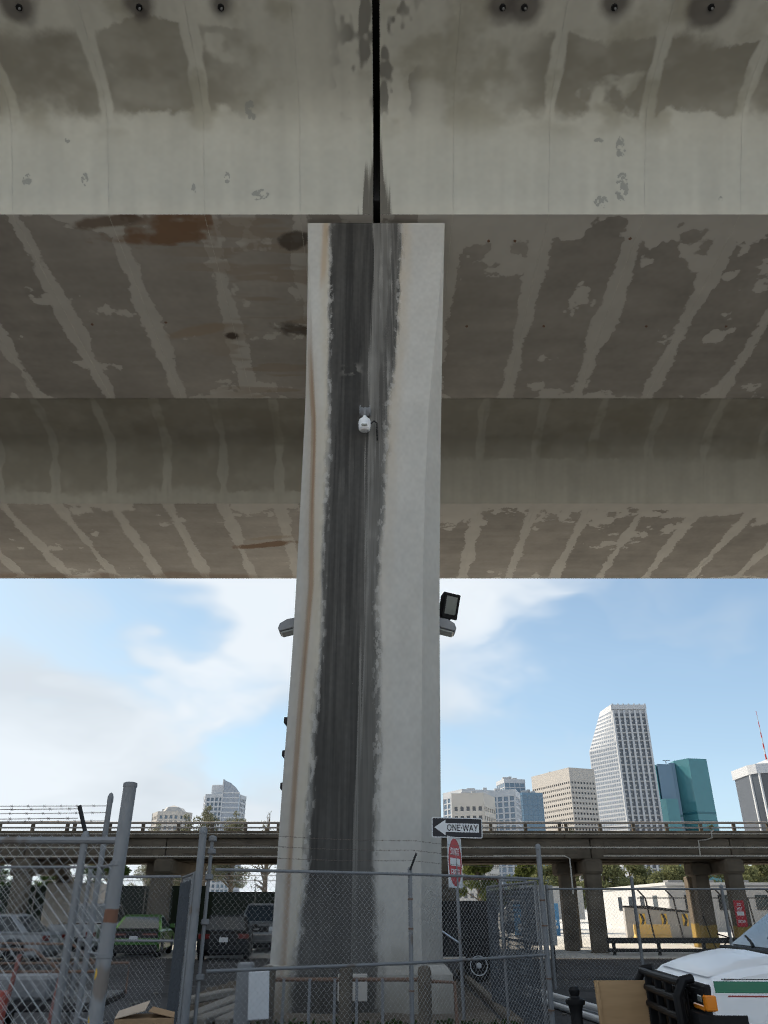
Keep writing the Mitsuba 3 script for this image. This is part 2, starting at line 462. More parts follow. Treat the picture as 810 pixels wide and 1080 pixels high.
def pier_colour(p, n, uv):
    x, z = p.x, p.z
    front = dr.select(p.y < 17.05, 1.0, 0.0)
    med = fbm(x * 2.2, p.y * 2.2, z * 1.1, 4)
    fine = fbm(x * 14, p.y * 14, z * 8, 3)
    streaks = fbm(x * 5.5, 3.0, z * 0.16, 4)
    thin = fbm(x * 19.0, 8.0, z * 0.35, 3)
    run = fbm(x * 11.0, 4.0, z * 0.55, 4)
    ragged = (fbm(x * 1.2, 1.0, z * 0.45, 3) - 0.5) * 0.20 + (run - 0.5) * 0.20 + (fbm(x * 7.0, z * 3.1, 2.0, 5) - 0.5) * 0.16
    c = mix((0.415, 0.402, 0.373), (0.488, 0.475, 0.446), med) * (0.93 + 0.14 * fine)
    c = c * (0.95 + 0.10 * fbm(x * 1.1, p.y, z * 0.5, 2))
    xl = lin(z, [(0.0, -1.66), (1.0, -1.62), (3.5, -1.50), (7.7, -1.44), (12.85, -1.42), (19.2, -1.60)]) + ragged * 0.7
    xm = lin(z, [(0.0, -0.62), (3.5, -0.57), (7.7, -0.44), (12.85, -0.32), (19.2, -0.27)]) + (noise(z * 0.6, 4.0) - 0.5) * 0.10
    xr = lin(z, [(0.0, -0.11), (3.5, -0.12), (7.7, -0.10), (12.85, 0.14), (16.0, 0.40), (19.2, 0.56)]) + ragged * 0.75
    cream = smoothstep(0.42, 0.0, x - xr) * smoothstep(-0.05, 0.03, x - xr) * lin(z, [(2.0, 0.05), (8.0, 0.25), (12.0, 0.75), (19.0, 0.85)])
    c = mix(c, (0.430, 0.360, 0.270), cream * (0.35 + 0.7 * med) * front)
    left = smoothstep(0.35, 0.0, xl - x) * smoothstep(-0.02, 0.05, xl - x)
    c = mix(c, (0.440, 0.395, 0.315), left * 0.75 * front)
    tone = smoothstep(0.28, 0.72, fbm(x * 4.2, 3.0, z * 0.10, 3) * 0.55 + thin * 0.45)
    soot = mix((0.024, 0.023, 0.022), (0.066, 0.063, 0.059), tone) * (0.85 + 0.3 * fine)
    soot = mix(soot, (0.150, 0.143, 0.132), smoothstep(0.64, 0.80, run) * 0.18)
    soot = soot * (0.8 + 0.5 * smoothstep(0.3, 0.7, fbm(x * 0.9, 2.0, z * 0.33, 3)))
    grey = mix((0.080, 0.077, 0.072), (0.175, 0.168, 0.156), smoothstep(0.25, 0.75, thin * 0.4 + run * 0.3 + med * 0.3))
    grey = grey * lin(z, [(0.0, 0.5), (4.0, 0.62), (9.0, 0.85), (13.0, 1.0)])
    grey = mix(grey, c * 0.8, smoothstep(0.55, 0.75, med * 0.5 + run * 0.5) * 0.5 * smoothstep(5.0, 10.0, z))
    feather = 0.045 + 0.10 * noise(z * 0.7, 2.0)
    core = smoothstep(-feather, feather, x - xl) * smoothstep(0.07, -0.07, x - xm + (thin - 0.5) * 0.25)
    half = smoothstep(-0.07, 0.07, x - xm + (thin - 0.5) * 0.25) * smoothstep(feather, -feather, x - xr)
    rim = smoothstep(0.26, 0.10, dr.abs(x - xr + 0.16)) * half * smoothstep(9.0, 13.0, z)
    c = mix(c, grey, half * 0.92 * front)
    c = mix(c, (0.050, 0.047, 0.044), rim * 0.75 * smoothstep(0.3, 0.6, thin) * front)
    c = mix(c, soot, core * 0.96 * front)
    crust = smoothstep(0.56, 0.62, fbm(x * 13, z * 7, 3.0, 4)) * (smoothstep(0.16, 0.03, dr.abs(x - xr)) + smoothstep(0.14, 0.03, dr.abs(x - xl)))
    c = mix(c, (0.47, 0.455, 0.43), dr.minimum(crust, 1.0) * 0.42 * front)
    patch = smoothstep(0.30, 0.05, dr.abs(z - 14.35)) * smoothstep(0.40, 0.1, dr.abs(x + 0.85)) * smoothstep(0.45, 0.65, fbm(x * 6, z * 5, 1.0, 3))
    c = mix(c, (0.21, 0.20, 0.185), patch * 0.6 * front)
    # rust running down the left arris
    xc = lin(z, [(0.0, -1.90), (3.9, -1.83), (5.9, -1.78), (8.3, -1.68), (12.85, -1.80), (15.0, -1.98), (19.0, -2.1)]) + (noise(z * 0.5, 9.0) - 0.5) * 0.05
    amount = lin(z, [(0.0, 0.25), (2.0, 0.55), (9.0, 0.85), (14.0, 0.9), (15.5, 0.15), (16.5, 0.0)])
    line = smoothstep(0.10, 0.03, dr.abs(x - xc)) * amount
    c = mix(c, (0.225, 0.128, 0.068), line * (0.55 + 0.55 * thin) * front)
    c = mix(c, (0.20, 0.098, 0.045), smoothstep(0.05, 0.01, dr.abs(x - xc - 0.02)) * amount * 0.5 * front)
    haze = smoothstep(0.30, 0.05, dr.abs(x - xc)) * amount
    c = mix(c, (0.36, 0.285, 0.20), haze * 0.40 * front)
    top = smoothstep(0.14, 0.02, dr.abs(x + 1.72)) * smoothstep(17.6, 18.6, z + streaks)
    c = mix(c, (0.38, 0.27, 0.17), top * 0.6 * front)
    foot = smoothstep(1.2, 0.0, z + (med - 0.5) * 1.4)
    return mix(c, c * mi.Color3f(0.62, 0.60, 0.56), foot)


def pier_bump(p, n, uv):
    return fbm(p.x * 4, p.y * 4, p.z * 3, 4) + noise(p.x * 30, p.y * 30, p.z * 20) * 0.15


diffuse_proc('pier_concrete', pier_colour, 0.9, 0.18, pier_bump, 0.010, 0.01)


def old_concrete(p, n, uv):
    med = fbm(p.x * 1.1, p.y * 1.1, p.z * 2.0, 4)
    run = fbm(p.x * 3.2, p.y * 3.2, p.z * 0.4, 3)
    fine = fbm(p.x * 12, p.y * 12, p.z * 12, 3)
    c = mix((0.070, 0.059, 0.048), (0.205, 0.174, 0.138), med) * (0.72 + 0.5 * run) * (0.92 + 0.16 * fine)
    return c


diffuse_proc('old_concrete', old_concrete, 0.92, 0.15, lambda p, n, uv: fbm(p.x * 6, p.y * 6, p.z * 6, 3), 0.012, 0.01)


def column_paint(p, n, uv):
    c = old_concrete(p, n, uv)
    med = fbm(p.x * 3, p.y * 3, p.z * 3, 3)
    y = smoothstep(1.02, 0.98, p.z + (med - 0.5) * 0.12) * smoothstep(0.25, 0.4, med + 0.1)
    return mix(c, (0.30, 0.205, 0.060), y)


diffuse_proc('yellow_foot_concrete', column_paint, 0.85)


def asphalt(p, n, uv):
    tyre = smoothstep(0.5, 0.1, dr.abs(p.y - 26.0 + 0.6 * (noise(p.x * 0.05, 2.0) - 0.5) - 2.2)) + smoothstep(0.5, 0.1, dr.abs(p.y - 24.2))
    med = fbm(p.x * 0.35, p.y * 0.35, 0.0, 4)
    fine = fbm(p.x * 14, p.y * 14, 0.0, 3)
    grit = noise(p.x * 60, p.y * 60)
    c = mix((0.042, 0.042, 0.045), (0.075, 0.074, 0.075), med) * (0.84 + 0.24 * fine) * (0.9 + 0.2 * grit)
    a, b, w = mikit.voronoi(p.x * 0.35 + 0.4 * fbm(p.x * 1.3, p.y * 1.3, 0.0, 3), p.y * 0.35)
    crack = smoothstep(0.022, 0.006, b - a) * smoothstep(0.5, 0.6, fbm(p.x * 0.2, p.y * 0.2 + 4, 0.0, 2))
    c = c * (1 - 0.55 * crack)
    oil = smoothstep(0.62, 0.72, fbm(p.x * 0.8 + 50, p.y * 0.8, 0.0, 3))
    line = smoothstep(0.07, 0.05, dr.abs(p.y - 21.9)) * smoothstep(0.42, 0.55, fbm(p.x * 3, p.y * 9, 0.0, 3)) * smoothstep(2.4, 2.6, dr.abs(p.x + 0.5))
    c = c * (1 - 0.35 * oil) * (1 - 0.22 * tyre)
    return mix(c, (0.22, 0.22, 0.21), line * 0.6)


diffuse_proc('asphalt', asphalt, 0.88, 0.3, lambda p, n, uv: noise(p.x * 70, p.y * 70) * 0.6 + fbm(p.x * 9, p.y * 9, 0.0, 3), 0.008, 0.004)


def pale_ground(p, n, uv):
    med = fbm(p.x * 0.25, p.y * 0.25, 1.0, 4)
    fine = fbm(p.x * 5, p.y * 5, 0.0, 3)
    c = mix((0.36, 0.358, 0.345), (0.53, 0.526, 0.512), med) * (0.85 + 0.3 * fine)
    return c


diffuse_proc('pale_ground', pale_ground, 0.95, 0.1)


def dirt(p, n, uv):
    med = fbm(p.x * 1.3, p.y * 1.3, 1.0, 4)
    fine = fbm(p.x * 17, p.y * 17, p.z * 17, 3)
    return mix((0.075, 0.062, 0.050), (0.165, 0.142, 0.115), med) * (0.65 + 0.7 * fine)


diffuse_proc('dirt', dirt, 0.97, 0.05, lambda p, n, uv: fbm(p.x * 12, p.y * 12, p.z * 12, 4), 0.05, 0.006)


def galvanised(p, n, uv):
    spangle = fbm(p.x * 24, p.y * 24, p.z * 9, 3)
    dull = fbm(p.x * 5, p.y * 5, p.z * 1.6, 3)
    c = mix((0.150, 0.156, 0.166), (0.250, 0.258, 0.270), spangle * 0.5 + dull * 0.5)
    return mix(c, (0.14, 0.10, 0.07), smoothstep(0.66, 0.76, fbm(p.x * 7 + 3, p.y * 7, p.z * 3, 3)) * 0.6)


diffuse_proc('galvanised', galvanised, 0.6, 0.3, metallic=0.15)


def gatepost_colour(p, n, uv):
    c = galvanised(p, n, uv)
    w = noise(p.x * 30, p.y * 30, p.z * 12)
    ring = smoothstep(0.038, 0.030, dr.abs(p.z - 1.655 + 0.012 * (w - 0.5)))
    c = mix(c, (0.150, 0.065, 0.035), ring * 0.95)
    for zc, xc, h in ((1.37, -1.60, 0.03), (1.12, -1.60, 0.075), (0.98, -1.60, 0.05)):
        m = smoothstep(1.0, 0.7, dr.sqrt(dr.square((p.z - zc) / h) + dr.square((p.x - xc) / 0.018)) + (w - 0.5) * 0.5)
        c = mix(c, (0.58, 0.36, 0.05), m)
    return c


diffuse_proc('gatepost_steel', gatepost_colour, 0.55, 0.35, metallic=0.15)
diffuse('wire', (0.42, 0.425, 0.43), 0.6, 0.4, 0.1)
diffuse('rusty_wire', (0.16, 0.13, 0.115), 0.7, 0.3, 0.2)
diffuse('rusty_steel', (0.17, 0.105, 0.075), 0.8)
diffuse('rail_steel', (0.42, 0.39, 0.37), 0.6, 0.4, 0.3)
diffuse('conduit_grey', (0.60, 0.58, 0.54), 0.5, 0.5, 0.2)
diffuse('dark_steel', (0.018, 0.018, 0.020), 0.5, 0.25)
diffuse('black_iron', (0.010, 0.010, 0.011), 0.5, 0.18)
diffuse('rubber', (0.015, 0.015, 0.016), 0.8, 0.2)
diffuse('black_plastic', (0.012, 0.012, 0.013), 0.6, 0.2)
diffuse('white_plastic', (0.72, 0.74, 0.76), 0.45, 0.5)
diffuse('grey_metal', (0.22, 0.225, 0.235), 0.55, 0.4, 0.2)
diffuse('lens_grey', (0.20, 0.21, 0.19), 0.15, 0.6)
diffuse('sign_white', (0.62, 0.63, 0.645), 0.5, 0.5)
diffuse('sign_black', (0.014, 0.014, 0.020), 0.5, 0.4)
diffuse('sign_red', (0.42, 0.022, 0.032), 0.5, 0.4)
diffuse('sign_yellow', (0.72, 0.46, 0.05), 0.5, 0.4)
diffuse('barrier_yellow', (0.66, 0.46, 0.17), 0.7, 0.3)
diffuse('van_white', (0.74, 0.75, 0.77), 0.30, 0.5, clearcoat=0.6, clearcoat_gloss=0.9)
diffuse('van_green', (0.010, 0.155, 0.085), 0.32, 0.5, clearcoat=0.5)
diffuse('van_red', (0.30, 0.05, 0.045), 0.4)
diffuse('gold', (0.50, 0.38, 0.09), 0.4, 0.5, 0.3)
diffuse('amber', (0.72, 0.22, 0.015), 0.12, 0.6)
diffuse('lamp_clear', (0.72, 0.74, 0.76), 0.1, 0.8)
diffuse('tail_red', (0.13, 0.010, 0.010), 0.12, 0.6)
diffuse('chrome', (0.65, 0.66, 0.68), 0.15, 0.5, 0.9)
diffuse('car_green', (0.035, 0.150, 0.012), 0.28, 0.5, clearcoat=0.7)
diffuse('car_black', (0.005, 0.006, 0.008), 0.3, 0.15, clearcoat=0.15)
diffuse('car_silver', (0.24, 0.255, 0.275), 0.3, 0.5, 0.3, clearcoat=0.5)
diffuse('car_white', (0.36, 0.37, 0.385), 0.3, 0.5, clearcoat=0.6)
diffuse('car_blue', (0.105, 0.125, 0.165), 0.28, 0.5, 0.3, clearcoat=0.7)
diffuse('glass_dark', (0.016, 0.020, 0.024), 0.04, 0.45)
diffuse('glass_rear', (0.06, 0.075, 0.09), 0.05, 0.8)
diffuse('glass_sky', (0.022, 0.034, 0.046), 0.03, 0.45)
diffuse('screen_cloth', (0.012, 0.020, 0.017), 0.9, 0.1)
diffuse('gate_screen', (0.055, 0.062, 0.072), 0.85, 0.15)
diffuse('pvc', (0.55, 0.56, 0.57), 0.4, 0.5)
diffuse('faded_red', (0.36, 0.085, 0.065), 0.7, 0.2)
diffuse('salmon', (0.24, 0.10, 0.085), 0.7, 0.2)
diffuse('white_roof', (0.50, 0.505, 0.51), 0.6, 0.3)
diffuse('grey_wall', (0.40, 0.395, 0.39), 0.8)
diffuse('pale_panel', (0.47, 0.44, 0.40), 0.8)
diffuse('blue_wall', (0.10, 0.27, 0.50), 0.8)


def plywood(p, n, uv):
    grain = fbm(p.x * 4 + 2, p.y * 4, p.z * 26, 3)
    return mix((0.36, 0.225, 0.115), (0.47, 0.315, 0.175), grain) * (0.9 + 0.2 * fbm(p.x * 2, p.y * 2, p.z * 2, 3))


diffuse_proc('plywood', plywood, 0.8)
diffuse('cardboard', (0.30, 0.195, 0.115), 0.9, 0.1)
diffuse('cardboard_light', (0.40, 0.32, 0.25), 0.9, 0.1)
diffuse('stone_slab', (0.20, 0.185, 0.165), 0.9, 0.1)


def bark(p, n, uv):
    return mix((0.09, 0.075, 0.06), (0.19, 0.165, 0.135), fbm(p.x * 4, p.y * 4, p.z * 1.2, 3))


diffuse_proc('bark', bark, 0.95, 0.05)
for name, rgb in (('leaf_dark', (0.045, 0.075, 0.022)), ('leaf_olive', (0.105, 0.125, 0.042)), ('leaf_bright', (0.190, 0.205, 0.105)), ('leaf_grey', (0.190, 0.200, 0.140))):
    scene[name] = {'type': 'principledthin', 'base_color': {'type': 'rgb', 'value': list(rgb)}, 'roughness': 0.6, 'diff_trans': 0.7, 'spec_trans': 0.0}
# far buildings
diffuse('facade_cream', (0.43, 0.415, 0.395), 0.8)
diffuse('facade_white', (0.46, 0.485, 0.52), 0.75)
diffuse('facade_beige', (0.44, 0.425, 0.40), 0.8)
diffuse('facade_grey', (0.40, 0.41, 0.42), 0.8)
diffuse('facade_pale', (0.43, 0.46, 0.50), 0.7)
diffuse('glazing_dark', (0.055, 0.062, 0.075), 0.15, 0.7)
diffuse('glazing_blue', (0.095, 0.150, 0.215), 0.10, 0.9)
diffuse('glazing_teal', (0.060, 0.190, 0.225), 0.12, 0.6)
diffuse('glazing_teal_dark', (0.022, 0.105, 0.135), 0.12, 0.6)
diffuse('glazing_steel', (0.085, 0.155, 0.235), 0.08, 0.9)
diffuse('glazing_mid', (0.115, 0.130, 0.155), 0.25, 0.5)
diffuse('glazing_soft', (0.27, 0.31, 0.37), 0.3, 0.5)
diffuse('mast_red', (0.45, 0.05, 0.04), 0.6)

exec_order = None
# ================================================================ SETTING
struct('ground', quad((-3000, -600, 0), (3000, -600, 0), (3000, 4000, 0), (-3000, 4000, 0)), 'pale_ground', label=None)
struct('asphalt_road', quad((-60, -4.0, 0.004), (60, -4.0, 0.004), (60, 33.4, 0.004), (-60, 33.4, 0.004)), 'asphalt')

# dirt bed round the pier foot with a broken edge, and its kerb
bed = sg.Polygon([(-3.6, 14.6), (-1.5, 14.2), (1.2, 14.2), (2.0, 14.6), (2.02, 21.5), (1.9, 27.5), (-3.2, 27.5), (-4.0, 22.2), (-4.2, 18.6)])
gx, gy = np.meshgrid(np.linspace(-4.4, 2.2, 80), np.linspace(14, 27.8, 150), indexing='ij')
gz = 0.012 + 0.10 * (meshkit.fbm(np.stack([gx * 0.9, gy * 0.9, gx * 0], -1), 4, 3) - 0.35) + 0.22 * np.exp(-((gx + 3.0) ** 2 + ((gy - 17.6) / 1.8) ** 2) / 0.5)
inside = np.array([[bed.contains(sg.Point(a, b)) for b in gy[0]] for a in gx[:, 0]])
ii, jj = np.nonzero(inside[:-1, :-1] & inside[1:, 1:] & inside[1:, :-1] & inside[:-1, 1:])
w = gx.shape[1]
b0 = ii * w + jj
bedf = np.vstack([np.stack([b0, b0 + w, b0 + w + 1], 1), np.stack([b0, b0 + w + 1, b0 + 1], 1)])
struct('dirt_bed', mesh(np.stack([gx.ravel(), gy.ravel(), np.maximum(gz, 0.008).ravel()], 1), bedf), 'dirt', smooth=True)
for k, (a, b) in enumerate(((14.3, 17.1), (17.12, 19.9), (19.92, 22.7), (22.72, 25.5))):
    struct('kerb', box(2.02 + 0.01 * k, 2.19 + 0.01 * k, a, b, 0.0, 0.135, 0.018), 'old_concrete')

# ================================================================ VIADUCT


def girder_section(y0, W, far):
    """front half of the outline, mirrored: soffit, leaning web, curved throat, wing, deck, parapet"""
    half = [(0, 0), (-1.05, 1.95), (-1.24, 2.28), (-1.50, 2.56), (-1.85, 2.76), (-2.35, 2.90), (-3.2, 3.04), (-4.515, 3.20), (-4.515, 4.45), (-4.27, 4.50), (-4.15, 3.62)]
    out = [(y0 + a, ZS + b) for a, b in half] + [(y0 + W - a, ZS + b) for a, b in half[::-1]]
    return out


def viaduct(name, label, side, y0, W, nseg, group):
    k = thing(name, label, 'viaduct', group)
    sec = girder_section(y0, W, y0 > 30)
    edges = [0.10] + [SEG0 + SEG * i for i in range(nseg)]
    for a, b in zip(edges, edges[1:]):
        x0, x1 = sorted((XJ + side * (a + 0.0015), XJ + side * (b - 0.0015)))
        part(k, 'segment', bevel_extrude(sec, x0, x1, 0.004, 'x'), 'girder_concrete', smooth=25)
    x0, x1 = sorted((XJ + side * edges[-1], XJ + side * 170))
    part(k, 'girder_run', bevel_extrude(sec, x0, x1, 0.0, 'x'), 'girder_concrete', smooth=25)
    return k


spans = 'spans of the two parallel viaducts'
near_left = viaduct('viaduct_span', 'nearest overhead concrete box girder span left of the open joint, with rust stained soffit', -1, NEAR_Y, NEAR_W, 8, spans)
near_right = viaduct('viaduct_span', 'nearest overhead concrete box girder span right of the open joint, with pale washed soffit', 1, NEAR_Y, NEAR_W, 8, spans)
back_left = viaduct('viaduct_span', 'second concrete box girder span, seen behind the nearest one left of the tall pier', -1, FAR_Y, FAR_W, 11, spans)
back_right = viaduct('viaduct_span', 'second concrete box girder span, seen behind the nearest one right of the tall pier', 1, FAR_Y, FAR_W, 11, spans)
for kk, y0, W in ((near_left, NEAR_Y, NEAR_W), (back_left, FAR_Y, FAR_W)):
    part(kk, 'joint_seal', box(XJ - 0.3, XJ + 0.3, y0 - 4.1, y0 + W + 4.1, ZS + 3.63, ZS + 3.68), 'rubber')
    part(kk, 'joint_trough', box(XJ - 0.094, XJ + 0.094, y0 - 0.2, y0 + W + 0.2, ZS + 0.35, ZS + 3.4), 'rubber')
for cx, r in DRAINS:
    z = ZS + 3.10 + 0.045
    ring = lathe([(0.045, -0.05), (0.085, -0.05), (0.085, 0.06), (0.045, 0.06)], 14)
    part(near_left if cx < XJ else near_right, 'drain_outlet', shift(ring, cx, 12.2, z), 'black_plastic', smooth=40)
    part(near_left if cx < XJ else near_right, 'drain_stub', shift(lathe([(0.03, -0.10), (0.03, 0.08)], 10), cx + 0.02, 12.2, z), 'grey_metal', smooth=40)
for cx, cy in ((-7.6, 21.0), (-10.2, 21.1), (4.0, 17.3), (3.2, 17.3), (7.5, 17.2), (5.6, 21.2), (9.2, 21.2), (12.0, 21.2), (2.9, 21.2)):
    part(near_left if cx < XJ else near_right, 'form_tie', shift(lathe([(0.05, -0.02), (0.03, 0.03)], 10), cx, cy, ZS), 'rusty_steel', smooth=40)

# ---------------------------------------------------------------- piers
PIER = [(0.0, -2.17, -1.79, 0.70, 1.12), (0.9, -2.15, -1.78, 0.70, 1.12), (3.5, -2.11, -1.78, 0.75, 1.17), (7.73, -2.05, -1.70, 0.87, 1.28), (12.85, -2.06, -1.76, 1.13, 1.48),
        (16.3, -2.13, -2.00, 1.48, 1.63), (18.4, -2.20, -2.15, 1.67, 1.73), (19.74, -2.26, -2.25, 1.79, 1.80)]


def pier(name, label, y0, y1):
    k = thing(name, label, 'bridge pier', 'tall viaduct piers')
    zs = np.array([r[0] for r in PIER])
    from scipy.interpolate import PchipInterpolator
    cols = [PchipInterpolator(zs, [r[i] for r in PIER]) for i in range(1, 5)]
    rings = []
    for z in np.linspace(0, 19.74, 34):
        a, b, c, d = (float(f(z)) for f in cols)
        cl, cr = max(b - a, 0.015), max(d - c, 0.015)
        rings.append([(b, y0), (c, y0), (d, y0 + cr), (d, y1 - cr), (c, y1), (b, y1), (a, y1 - cl), (a, y0 + cl)])
    n = 8
    V = np.array([(x, y, z) for ring, z in zip(rings, np.linspace(0, 19.74, 34)) for x, y in ring])
    F = []
    for i in range(33):
        for j in range(n):
            j2 = (j + 1) % n
            F += [(i * n + j, i * n + j2, (i + 1) * n + j2), (i * n + j, (i + 1) * n + j2, (i + 1) * n + j)]
    top = 33 * n
    F += [(top, top + j, top + j + 1) for j in range(1, n - 1)]
    part(k, 'shaft', mesh(V, F), 'pier_concrete', smooth=14)
    foot = [(-2.26, y0 - 0.30), (1.24, y0 - 0.30), (1.24, y1 + 0.30), (-2.26, y1 + 0.30)]
    ft = [(x, y, z) for x, y in foot for z in (0, 0.62)] + [(-2.19, y0 - 0.06, 0.74), (1.15, y0 - 0.06, 0.74), (1.15, y1 + 0.06, 0.74), (-2.19, y1 + 0.06, 0.74)]
    part(k, 'plinth', hull(ft), 'pier_concrete')
    for x in (-1.35, 0.9):
        part(k, 'bearing_pad', box(x - 0.35, x + 0.35, y0 + 0.9, y0 + 1.6, 19.73, 19.87), 'rubber')
        part(k, 'bearing_pad', box(x - 0.35, x + 0.35, y1 - 1.6, y1 - 0.9, 19.73, 19.87), 'rubber')
    return k


pier('bridge_pier', 'tall pale concrete pier with a wide black water stain down its front face', 16.5, 25.3)

# ---------------------------------------------------------------- fittings on the pier
k = thing('security_camera', 'small white security camera under a grey bracket, high on the black stained pier face', 'camera')
part(k, 'mount_plate', box(-0.63, -0.34, 16.44, 16.502, 12.86, 13.12, 0.01), 'grey_metal')
part(k, 'bracket', [tube([(-0.485, 16.46, 13.0), (-0.485, 16.28, 12.98), (-0.485, 16.20, 12.86), (-0.485, 16.2, 12.70)], 0.035, 10), box(-0.62, -0.60, 16.30, 16.46, 12.84, 13.10), box(-0.37, -0.35, 16.30, 16.46, 12.84, 13.10)], 'grey_metal', smooth=40)
part(k, 'housing', shift(lathe([(0.10, -0.26), (0.14, -0.22), (0.155, -0.02), (0.14, 0.05), (0.06, 0.12), (0.04, 0.18)], 24), -0.485, 16.22, 12.52), 'white_plastic', smooth=40)
part(k, 'lens_window', box(-0.56, -0.41, 16.055, 16.085, 12.31, 12.37, 0.008), 'lens_grey')
part(k, 'cable', tube([(-0.33, 16.30, 12.52), (-0.25, 16.32, 12.62), (-0.18, 16.40, 12.60), (-0.18, 16.47, 12.5), (-0.17, 16.49, 12.15)], 0.018, 6), 'black_plastic', smooth=40)

k = thing('floodlight', 'black rectangular floodlight tilted on a bracket, on the right side of the tall pier', 'floodlight')
fn_ = np.array([0.50, -0.80, -0.33]) / np.linalg.norm([0.50, -0.80, -0.33])
fx_ = np.array([0.848, 0.53, 0.0])
mf = mat4((1.56, 17.45, 8.10), fx_, np.cross(fn_, fx_), fn_)
part(k, 'housing', hull([(sx * 0.21, sy * 0.29, 0.06) for sx in (-1, 1) for sy in (-1, 1)] + [(sx * 0.225, sy * 0.305, 0.02) for sx in (-1, 1) for sy in (-1, 1)] + [(sx * 0.15, sy * 0.22, -0.20) for sx in (-1, 1) for sy in (-1, 1)]), 'black_iron', m=mf)
part(k, 'lens', box(-0.16, 0.16, -0.20, 0.23, 0.058, 0.068, 0.003), 'lens_grey', m=mf)
part(k, 'bezel', [box(-0.215, 0.215, 0.245, 0.30, 0.055, 0.085), box(-0.215, 0.215, -0.30, -0.225, 0.055, 0.085), box(-0.215, -0.17, -0.225, 0.245, 0.055, 0.085), box(0.17, 0.215, -0.225, 0.245, 0.055, 0.085)], 'black_iron', m=mf)
part(k, 'yoke', tube([(1.36, 17.35, 7.98), (1.38, 17.33, 7.80), (1.56, 17.40, 7.76), (1.70, 17.30, 7.82), (1.74, 17.25, 8.0)], 0.022, 6), 'black_iron', smooth=40)
part(k, 'arm', [tube([(1.55, 17.40, 7.76), (1.27, 17.35, 7.42)], 0.028, 6), tube([(1.25, 17.3, 7.76), (1.55, 17.4, 7.77)], 0.022, 6), box(1.24, 1.29, 17.27, 17.42, 7.35, 7.50), box(1.24, 1.29, 17.25, 17.35, 7.70, 7.84)], 'black_iron')


def wall_pack(label, x, s):
    k = thing('wall_lamp', label, 'wall lamp', 'grey wall lamps on the pier sides')
    pts = [(0, 0), (0.36, -0.10), (0.40, -0.02), (0.36, 0.10), (0.20, 0.20), (0, 0.24)]
    body = bevel_extrude([(x + s * a, 7.46 + b) for a, b in pts], 17.1, 17.5, 0.02, 'y')
    part(k, 'hood', body, 'grey_metal')
    part(k, 'diffuser', hull([(x + s * 0.02, 17.13, 7.44), (x + s * 0.34, 17.13, 7.352), (x + s * 0.02, 17.47, 7.44), (x + s * 0.34, 17.47, 7.352), (x + s * 0.02, 17.13, 7.40), (x + s * 0.30, 17.13, 7.33), (x + s * 0.02, 17.47, 7.40), (x + s * 0.30, 17.47, 7.33)]), 'lens_grey')


wall_pack('grey hooded wall lamp on the left side of the tall pier', -2.05, -1)
wall_pack('grey hooded wall lamp on the right side of the tall pier, beneath the floodlight', 1.27, 1)
for z, lab in ((5.35, 'topmost of three small dark brackets on the left edge of the tall pier'), (4.64, 'middle one of three small dark brackets on the left edge of the tall pier'), (3.97, 'lowest of three small dark brackets on the left edge of the tall pier')):
    solo('bracket', [box(-2.21, -2.07, 17.3, 17.5, z - 0.03, z + 0.10, 0.01), hull([(-2.20, 17.38, z - 0.03), (-2.09, 17.38, z - 0.03), (-2.09, 17.38, z - 0.16), (-2.20, 17.42, z - 0.03), (-2.09, 17.42, z - 0.03), (-2.09, 17.42, z - 0.16)])], 'dark_steel', lab, 'bracket', 'brackets on the pier edge')

# ================================================================ LOW BRIDGE
k = thing('road_bridge', 'low weathered concrete road bridge with steel railing crossing behind the tall pier', 'road bridge')
LB0, LB1 = 37.0, 42.6
part(k, 'deck', [box(-70, 7.94, LB0 - 0.22, LB1 + 0.22, 4.42, 4.60, 0.02), box(7.97, 70, LB0 - 0.22, LB1 + 0.22, 4.42, 4.60, 0.02)], 'old_concrete')
part(k, 'curb', [box(-70, 70, LB0 - 0.10, LB0 + 0.25, 4.60, 4.72, 0.02)], 'old_concrete')
xs = [-38.3, -32.2, -26.1, -20.0, -15.86, -9.6, -3.4, 2.8, 8.92, 15.0, 21.1, 27.2, 33.3]
BENT = [-45.8, -39.7, -33.6, -27.5, -21.6, -15.76, -9.58, -3.4, 2.8, 9.08, 15.23, 21.4, 27.5, 33.6, 39.7, 45.8]
for a, b in zip(BENT, BENT[1:]):
    part(k, 'beam', box(a + 0.02, b - 0.02, LB0, LB0 + 0.42, 3.60, 4.42, 0.02), 'old_concrete')
    part(k, 'beam', box(a + 0.02, b - 0.02, LB1 - 0.42, LB1, 3.60, 4.42, 0.02), 'old_concrete')
    for yy in (38.7, 40.4):
        part(k, 'beam', box(a + 0.02, b - 0.02, yy - 0.2, yy + 0.2, 3.55, 4.42, 0.02), 'old_concrete')
    # recessed panel edges on the front beam
    part(k, 'beam_panel', box(a + 0.6, b - 0.6, LB0 - 0.035, LB0 + 0.01, 3.80, 4.28, 0.012), 'old_concrete')
